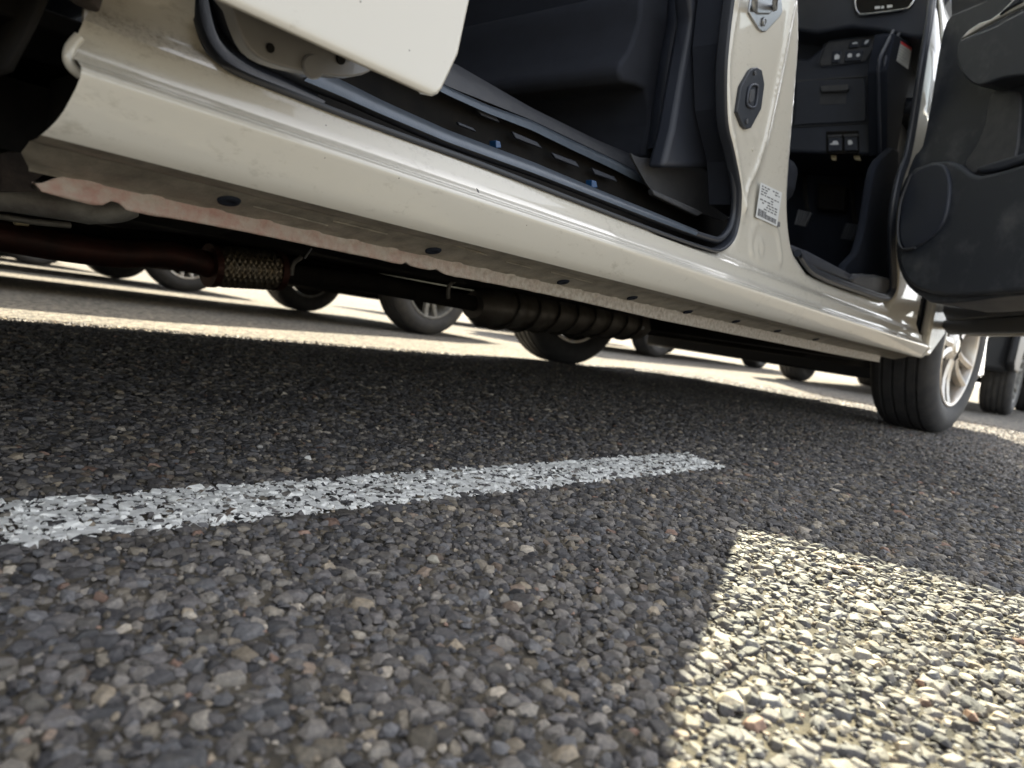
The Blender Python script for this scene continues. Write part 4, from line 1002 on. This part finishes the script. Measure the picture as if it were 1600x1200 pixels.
# catalyst with ribbed heat shield
A, B = W((738, 477)), W((1004, 507)); d = (B-A).normalized(); L = (B-A).length; n = 90; path = []; rad = []
for i in range(n+1):
    t = i/n; path.append(A+d*(L*t)); e = min(t, 1-t); rad.append((.064+.004*max(-.6, min(.6, 1.6*math.sin(t*2*math.pi*9))))*min(1, .62+e*6))
cat_ = tube('muffler', path, rad, 'shield', van, seg=28, squash=.8)
for k in range(8):
    c_ = A+d*(L*(.12+.105*k)); up_ = Vector((0, 0, 1)); sd_ = d.cross(up_).normalized()
    tube('shield_rib', [c_+(sd_*math.cos(t*math.pi/9)+up_*.8*math.sin(t*math.pi/9))*.069+d*(.012*math.sin(t*math.pi/9)) for t in range(19)], .0042, 'shield', cat_, seg=8)
    tube('shield_rib', [c_+(sd_*math.cos(t*math.pi/9)+up_*.8*math.sin(t*math.pi/9))*.069+d*(.012*math.sin(t*math.pi/9)) for t in range(18, 37)], .0042, 'shield', cat_, seg=8)
for (px, py) in [(1003, 512)]: disc('mounting_bolt', hit((px, py), ('Y', EY-.06)), .006, .006, 'steel', cat_)
tube('exhaust_pipe', smooth_closed([W(p) for p in [(1004, 507), (1080, 520), (1180, 540), (1300, 560)]], 4, False), .022, 'black', van, seg=12)
# suspension link and bracket seen behind the rear wheel
lk = tube('suspension_link', smooth_closed([hit(p, ('Y', .72)) for p in [(-120, 296), (0, 305), (60, 314), (110, 322), (150, 329), (185, 327), (205, 320)]], 4, False), [.011]*16+[.010]*9, 'arm', van, seg=12, squash=1.2)
panel('subframe_bracket', [(0, 238), (60, 232), (98, 250), (60, 280), (48, 290), (60, 300), (0, 300)], ('Y', .60), .05, 'brown', van, .006)
panel('brake_line_clip', [(22, 343), (48, 346), (46, 354), (24, 352)], ('Y', 1.0), .01, 'brass', van, .002)
tube('cable', smooth_closed([hit(p, ('Y', 1.0)) for p in [(-60, 330), (0, 338), (50, 346), (110, 352)]], 3, False), .004, 'arm', van, seg=8)
tube('hanger_wire', [hit((487, 388), ('Y', .8)), hit((481, 396), ('Y', .8)), hit((476, 404), ('Y', .8))], .0012, 'steel', van, seg=6)
#@@WHEELS
# ---- wheels
TR, TW = .325, .205
def tyre_mesh():
    r = TR; h = TW/2
    P = [(.215, -h*.86), (.222, -h*.93), (.240, -h*1.0), (.262, -h*1.06), (.285, -h*1.04), (.303, -h*.96), (.313, -h*.88), (.319, -h*.80), (.3225, -h*.70)]
    tread = []
    for c in (-.54, -.2, .2, .54):
        w_ = .045
        tread += [(.3242, h*(c-w_-.01)), (.3170, h*(c-w_)), (.3170, h*(c+w_)), (.3244, h*(c+w_+.01))]
    P += tread + [(q, -y) for q, y in P[::-1]]
    v, f = lathe_y(P, 288); n = len(P); out = []
    for k in range(288):
        for i in range(n):
            x, y, z = v[k*n+i]; rr = math.hypot(x, z)
            if .318 < rr and ((abs(y) > h*.62 and k % 6 == 0) or (abs(y) <= h*.62 and k % 9 == 3)): q = (rr-.0022)/rr; x *= q; z *= q
            if .262 < rr < .30 and y < 0 and (k//4) % 18 < 9 and (k//2) % 2 == 0: y -= .0007
            out.append((x, y, z))
    return out, f
def rim_mesh():
    bm = bmesh.new()
    h = TW/2
    # barrel and lip   (outer face at -Y)
    prof = [(.214, -h*.84), (.2195, -h*.90), (.221, -h*.95), (.216, -h*.975), (.2085, -h*.95), (.2045, -h*.86), (.203, -h*.6), (.195, -h*.1), (.19, h*.5), (.205, h*.85), (.216, h*.86)]
    v, f = lathe_y(prof, 80); V = [bm.verts.new(p) for p in v]; [bm.faces.new([V[i] for i in q]) for q in f]
    # hub
    hp_ = [(0, -h*.84), (.024, -h*.84), (.027, -h*.81), (.033, -h*.78), (.060, -h*.74), (.068, -h*.66), (.07, -h*.1)]
    v, f = lathe_y(hp_, 40); V = [bm.verts.new(p) for p in v]; [bm.faces.new([V[i] for i in q]) for q in f]
    # five pairs of spokes
    for s in range(5):
        for sg in (-1, 1):
            a0 = 2*math.pi*s/5; L0 = []
            for t in (0, .25, .5, .75, 1):
                rr = .055+(.2065-.055)*t; off = sg*(.012+.030*t); wd = .0165-.003*t
                y = -h*(.80+.14*t - .10*math.sin(t*math.pi))
                for (o, yy) in ((-wd, y+.003), (0, y-.003), (wd, y+.003), (wd, y+.026), (-wd, y+.026)):
                    x, z = rr, off+o; L0.append(Vector((x*math.cos(a0)-z*math.sin(a0), yy, x*math.sin(a0)+z*math.cos(a0))))
            V = [bm.verts.new(p) for p in L0]
            for i in range(4):
                for k in range(5): bm.faces.new([V[i*5+k], V[i*5+(k+1) % 5], V[(i+1)*5+(k+1) % 5], V[(i+1)*5+k]])
    bmesh.ops.recalc_face_normals(bm, faces=bm.faces)
    return from_bm('rim', bm)
v_, f_ = tyre_mesh(); tyre_me = mesh('tyre', v_, f_); tyre_me.materials.append(M['tyre'])
bm_ = bmesh.new(); bm_.from_mesh(tyre_me); bmesh.ops.recalc_face_normals(bm_, faces=bm_.faces); bm_.to_mesh(tyre_me); bm_.free()
rim_me = rim_mesh(); rim_me.materials.append(M['alloy'])
v_, f_ = lathe_y([(0, -.004), (.140, -.004), (.143, .0), (.143, .018), (.15, .03), (.185, .05), (.200, .092), (.06, .095), (0, .095)], 48); disc_me = mesh('dark_hub_backing', v_, f_); disc_me.materials.append(M['black'])  # brake disc enlarged into a black cover over the lit rim barrel
for me in (tyre_me, rim_me, disc_me):
    me.polygons.foreach_set('use_smooth', [True]*len(me.polygons))
    try: me.set_sharp_from_angle(angle=R(38))
    except Exception: pass
steel_rim = rim_me.copy(); steel_rim.materials[0] = M['arm']
def wheel(parent, loc, yaw=0, flip=False, rot=0, world=False, rim=None):
    e = empty('wheel', loc, parent)
    if world: e.matrix_parent_inverse = Matrix.Translation(-parent.location)
    e.rotation_mode = 'ZXY' if False else 'XYZ'
    e.rotation_euler = (0, 0, yaw+(math.pi if flip else 0))
    for nm, me, y in (('tyre', tyre_me, 0), ('rim', rim or rim_me, 0), ('dark_hub_backing', disc_me, .0)):
        o = bpy.data.objects.new(nm, me); COL.objects.link(o); o.parent = e; o.rotation_euler = (0, rot, 0); o.location = (0, y, 0)
    return e
YR = .455+TW/2+.012
wheel(van, (2.975, YR-.028, TR-.002), R(-5), rot=.5, world=True)
wheel(van, (2.84, 2.13, TR-.002), R(-11), True, rot=.2, world=True)
wheel(van, (-.235, YR+.02, TR-.002), 0, rot=.1, world=True)
wheel(van, (-.235, 2.10, TR-.002), 0, True, rot=.9, world=True)

# ---- other parked cars
def car(name, paint, L=4.3, W=1.7, H=1.5, wb=2.6, front=.85, belt=.95, clear=.20, van_like=False, hub=None):
    """front axle at x=0, car runs toward -x; right side at y=0, left at y=W"""
    r = empty(name, (0, 0, 0))
    x1 = front; x0 = front-L
    ax = [0, -wb]; rr = .36
    def side(y, off, nm):
        P = [(x1-.05, y, .62), (x1-.02, y, clear+.05), (x1-.12, y, clear)]
        for cx in ax:
            for k in range(13):
                a = math.pi*k/12; P.append((cx+rr*math.cos(a), y, max(clear, .325+rr*math.sin(a))))
        P += [(x0+.12, y, clear), (x0+.02, y, clear+.08), (x0, y, belt)]
        if van_like: P += [(-wb*.4, y, belt+.02), (.35, y, belt), (x1-.1, y, belt-.15)]
        else: P += [(-wb*.4, y, belt), (-.25, y, belt-.02), (x1-.15, y, belt-.22)]
        return xp(nm, P, (0, off, 0), paint, r, .02)
    def xp(nm, pts, off, mat, par, bev):
        o = link(nm, from_bm(nm, prism_bm([Vector(p) for p in pts], Vector(off))), mat, par)
        if bev: bevel(o, bev, 2)
        return autosmooth(o, 40)
    side(0, .05, 'body_side'); side(W, -.05, 'body_side')
    xp('front_bumper', [(x1-.12, .03, clear-.01), (x1+.02, .25, clear-.01), (x1+.05, W/2, clear-.01), (x1+.02, W-.25, clear-.01), (x1-.12, W-.03, clear-.01), (x1-.3, W-.05, clear-.01), (x1-.3, .05, clear-.01)], (0, 0, .42), paint, r, .03)
    xp('rear_bumper', [(x0+.1, .03, clear), (x0-.03, .25, clear), (x0-.05, W/2, clear), (x0-.03, W-.25, clear), (x0+.1, W-.03, clear), (x0+.3, W-.05, clear), (x0+.3, .05, clear)], (0, 0, .4), paint, r, .03)
    if van_like:
        xp('hood', [(.3, .04, belt), (x1-.02, .06, .60), (x1-.02, W-.06, .60), (.3, W-.04, belt)], (0, 0, .03), paint, r, .01)
        xp('roof', [(.12, .12, H-.05), (x0+.08, .10, H-.05), (x0+.08, W-.10, H-.05), (.12, W-.12, H-.05)], (0, 0, .05), paint, r, .03)
        wl = [(x0+.02, belt), (.45, belt), (.14, H-.05), (x0+.08, H-.05)]
    else:
        xp('hood', [(-.25, .04, belt-.03), (x1-.05, .08, .66), (x1-.05, W-.08, .66), (-.25, W-.04, belt-.03)], (0, 0, .03), paint, r, .01)
        xp('roof', [(-.95, .16, H-.05), (x0+.45, .16, H-.05), (x0+.45, W-.16, H-.05), (-.95, W-.16, H-.05)], (0, 0, .045), paint, r, .03)
        wl = [(x0+.1, belt), (-.22, belt), (-.95, H-.05), (x0+.45, H-.05)]
    for y, ti in ((.03, .09), (W-.03, -.09)):
        P = [(wl[0][0], y, wl[0][1]), (wl[1][0], y, wl[1][1]), (wl[2][0], y+ti, wl[2][1]), (wl[3][0], y+ti, wl[3][1])]
        xp('side_window', P, (0, .006 if ti > 0 else -.006, 0), 'privacy', r, 0)
    xp('windshield', [(wl[1][0], .05, wl[1][1]), (wl[1][0], W-.05, wl[1][1]), (wl[2][0], W-.14, wl[2][1]), (wl[2][0], .14, wl[2][1])], (-.006, 0, 0), 'privacy', r, 0)
    xp('rear_window', [(wl[0][0], .05, wl[0][1]), (wl[0][0], W-.05, wl[0][1]), (wl[3][0], W-.14, wl[3][1]), (wl[3][0], .14, wl[3][1])], (.006, 0, 0), 'privacy', r, 0)
    bx = lambda nm, lo, hi, mt, bv=.01: box(nm, lo, hi, mt, r, bv)
    bx('underbody', (x0+.1, .06, clear+.02), (x1-.1, W-.06, clear+.10), 'black')
    bx('engine_undertray', (-.30, .35, clear-.03), (.55, W-.35, clear+.03), 'black', .02)
    bx('interior', (x0+.3, .1, clear+.1), (-.2, W-.1, belt-.1), 'black')
    tube('exhaust_pipe', [Vector((-.6, W*.55, clear)), Vector((-1.6, W*.5, clear-.02)), Vector((x0+.3, W*.3, clear-.01))], .024, 'rust', r, 8)
    tube('rear_axle', [Vector((-wb, .2, .27)), Vector((-wb, W-.2, .27))], .035, 'black', r, 8)
    for y in (.30, W-.30):
        box('headlight', (x1-.03, y-.17, .56), (x1+.03, y+.17, .70), 'chrome', r, .02)
        box('tail_light', (x0-.03, y-.14, .70), (x0+.02, y+.14, .95), 'red', r, .02)
    wheel(r, (0, .13, TR-.002), 0, False, .3, rim=hub); wheel(r, (0, W-.13, TR-.002), 0, True, .8, rim=hub)
    wheel(r, (-wb, .13, TR-.002), 0, False, 1.1, rim=hub); wheel(r, (-wb, W-.13, TR-.002), 0, True, .1, rim=hub)
    return r
def place(r, x, y, yaw, label, cat='car', group=None):
    r.location = (x, y, 0); r.rotation_euler = (0, 0, yaw); tag(r, label, cat, group)
def copy_tree(o, parent=None):
    c = o.copy(); COL.objects.link(c)
    if parent: c.parent = parent
    for ch in list(o.children): copy_tree(ch, c)
    return c
a = car('parked_van', 'grey_paint', L=4.7, W=1.64, H=2.05, wb=2.75, van_like=True, belt=1.0, hub=steel_rim)
place(a, 3.02, 3.26, 0, 'dark tyred car in the next bay, whose two front wheels show beyond the grooved muffler', 'van', 'cars parked alongside the minivan')
b = car('parked_car', 'silver_paint', L=4.4, W=1.68, H=1.5, wb=2.6)
place(b, 2.58, 5.70, 0, 'farthest car under the sill, its silver alloy wheel showing left of the braided pipe', 'car', 'cars parked alongside the minivan')
c = copy_tree(a); place(c, 6.45, 5.18, math.pi, 'van across the aisle showing only a small dark tyre right of the muffler', 'van', 'cars parked across the aisle')
e3 = copy_tree(b); place(e3, 2.2, 8.15, 0, 'car added at the end of the row, shading the ground beyond the silver alloy wheel', 'car', 'cars parked alongside the minivan')  # extra car, added for the shadow it throws across the row
d2 = car('parked_car', 'dark_paint', L=4.5, W=1.85, H=2.35, wb=2.6, front=.80, clear=.33, van_like=True, hub=steel_rim)
place(d2, 6.80, 2.42, math.pi, 'dark car facing the minivan, its tyre cut by the right edge behind the alloy wheel', 'car', 'cars parked across the aisle')

e4 = copy_tree(a); place(e4, 2.6, 10.7, 0, 'distant van added past the silver wheeled cars to shade the ground left of the pipe', 'van', 'cars parked alongside the minivan')  # extra van, added so its body and shadow darken the far ground
e5 = copy_tree(b); place(e5, 6.6, 7.75, math.pi, 'pale car added across the aisle to shade the bright ground behind the tyres', 'car', 'cars parked across the aisle')  # extra car, added to shade sunlit ground between the far wheels
# clutter under the floor
for k, (y, z) in enumerate([(.76, .246), (.775, .246), (.79, .247)]):
    tube('brake_line', smooth_closed([Vector((-.6, y, z)), Vector((.3, y, z)), Vector((.8, y+.01, z-.002)), Vector((1.6, y, z)), Vector((2.4, y+.02, z))], 6, False), .0028, 'arm', van, seg=8)
for x in (.28, .62, .98, 1.4, 1.85): box('line_clip', (x, .748, .240), (x+.014, .80, .2515), 'plastic_l', van, .002)
for x, y in ((.42, .68), (.75, .66), (1.2, .67), (1.7, .66)):
    v_, f_ = tube_mesh([Vector((x, y, .262)), Vector((x, y, .252))], .008, 6); link('floor_bolt', mesh('floor_bolt', v_, f_), 'steel', van, smooth=False)
tube('exhaust_hanger', smooth_closed([W((455, 430), 1.22), W((458, 412), 1.22), W((470, 402), 1.24)], 4, False), .005, 'arm', van, seg=8)
tube('exhaust_hanger', smooth_closed([W((700, 466), 1.22), W((702, 446), 1.22), W((716, 436), 1.24)], 4, False), .005, 'arm', van, seg=8)
# a few loose pebbles and a dark chip lying on the surface
for k, (px, py, r_, colr, lb_) in enumerate([(482, 716, .0046, (0.62, 0.60, 0.55), 'small white pebble lying just beyond the middle of the painted line'),
        (405, 699, .0044, (0.34, 0.32, 0.29), 'pale grey pebble in the shade left of the white pebble'), (79, 662, .0042, (0.24, 0.22, 0.19), 'dull brown pebble in the dark at the left edge'),
        (1589, 739, .0050, (0.02, 0.02, 0.022), 'black chip on the asphalt near the right edge, below the tyre'), (660, 712, .0030, (0.42, 0.40, 0.36), 'tiny light crumb of stone beyond the right half of the painted line'), (676, 876, .0060, (0.34, 0.31, 0.25), 'cream flat stone below the painted line near the centre')]):
    P = hit((px, py), ('Z', .0035)); V_, F_ = TA[k*3 % len(TA)]
    mt = node_mat('pebble_surface', colr, rough=.7, bump=.4, bscale=500)
    o = link('pebble', mesh('pebble', [(q[0]*r_, q[1]*r_*.8, q[2]*r_*.75) for q in V_], [tuple(int(i) for i in f) for f in F_]), mt, smooth=False); o.location = P; tag(o, lb_, 'pebble', 'loose pebbles on the asphalt')
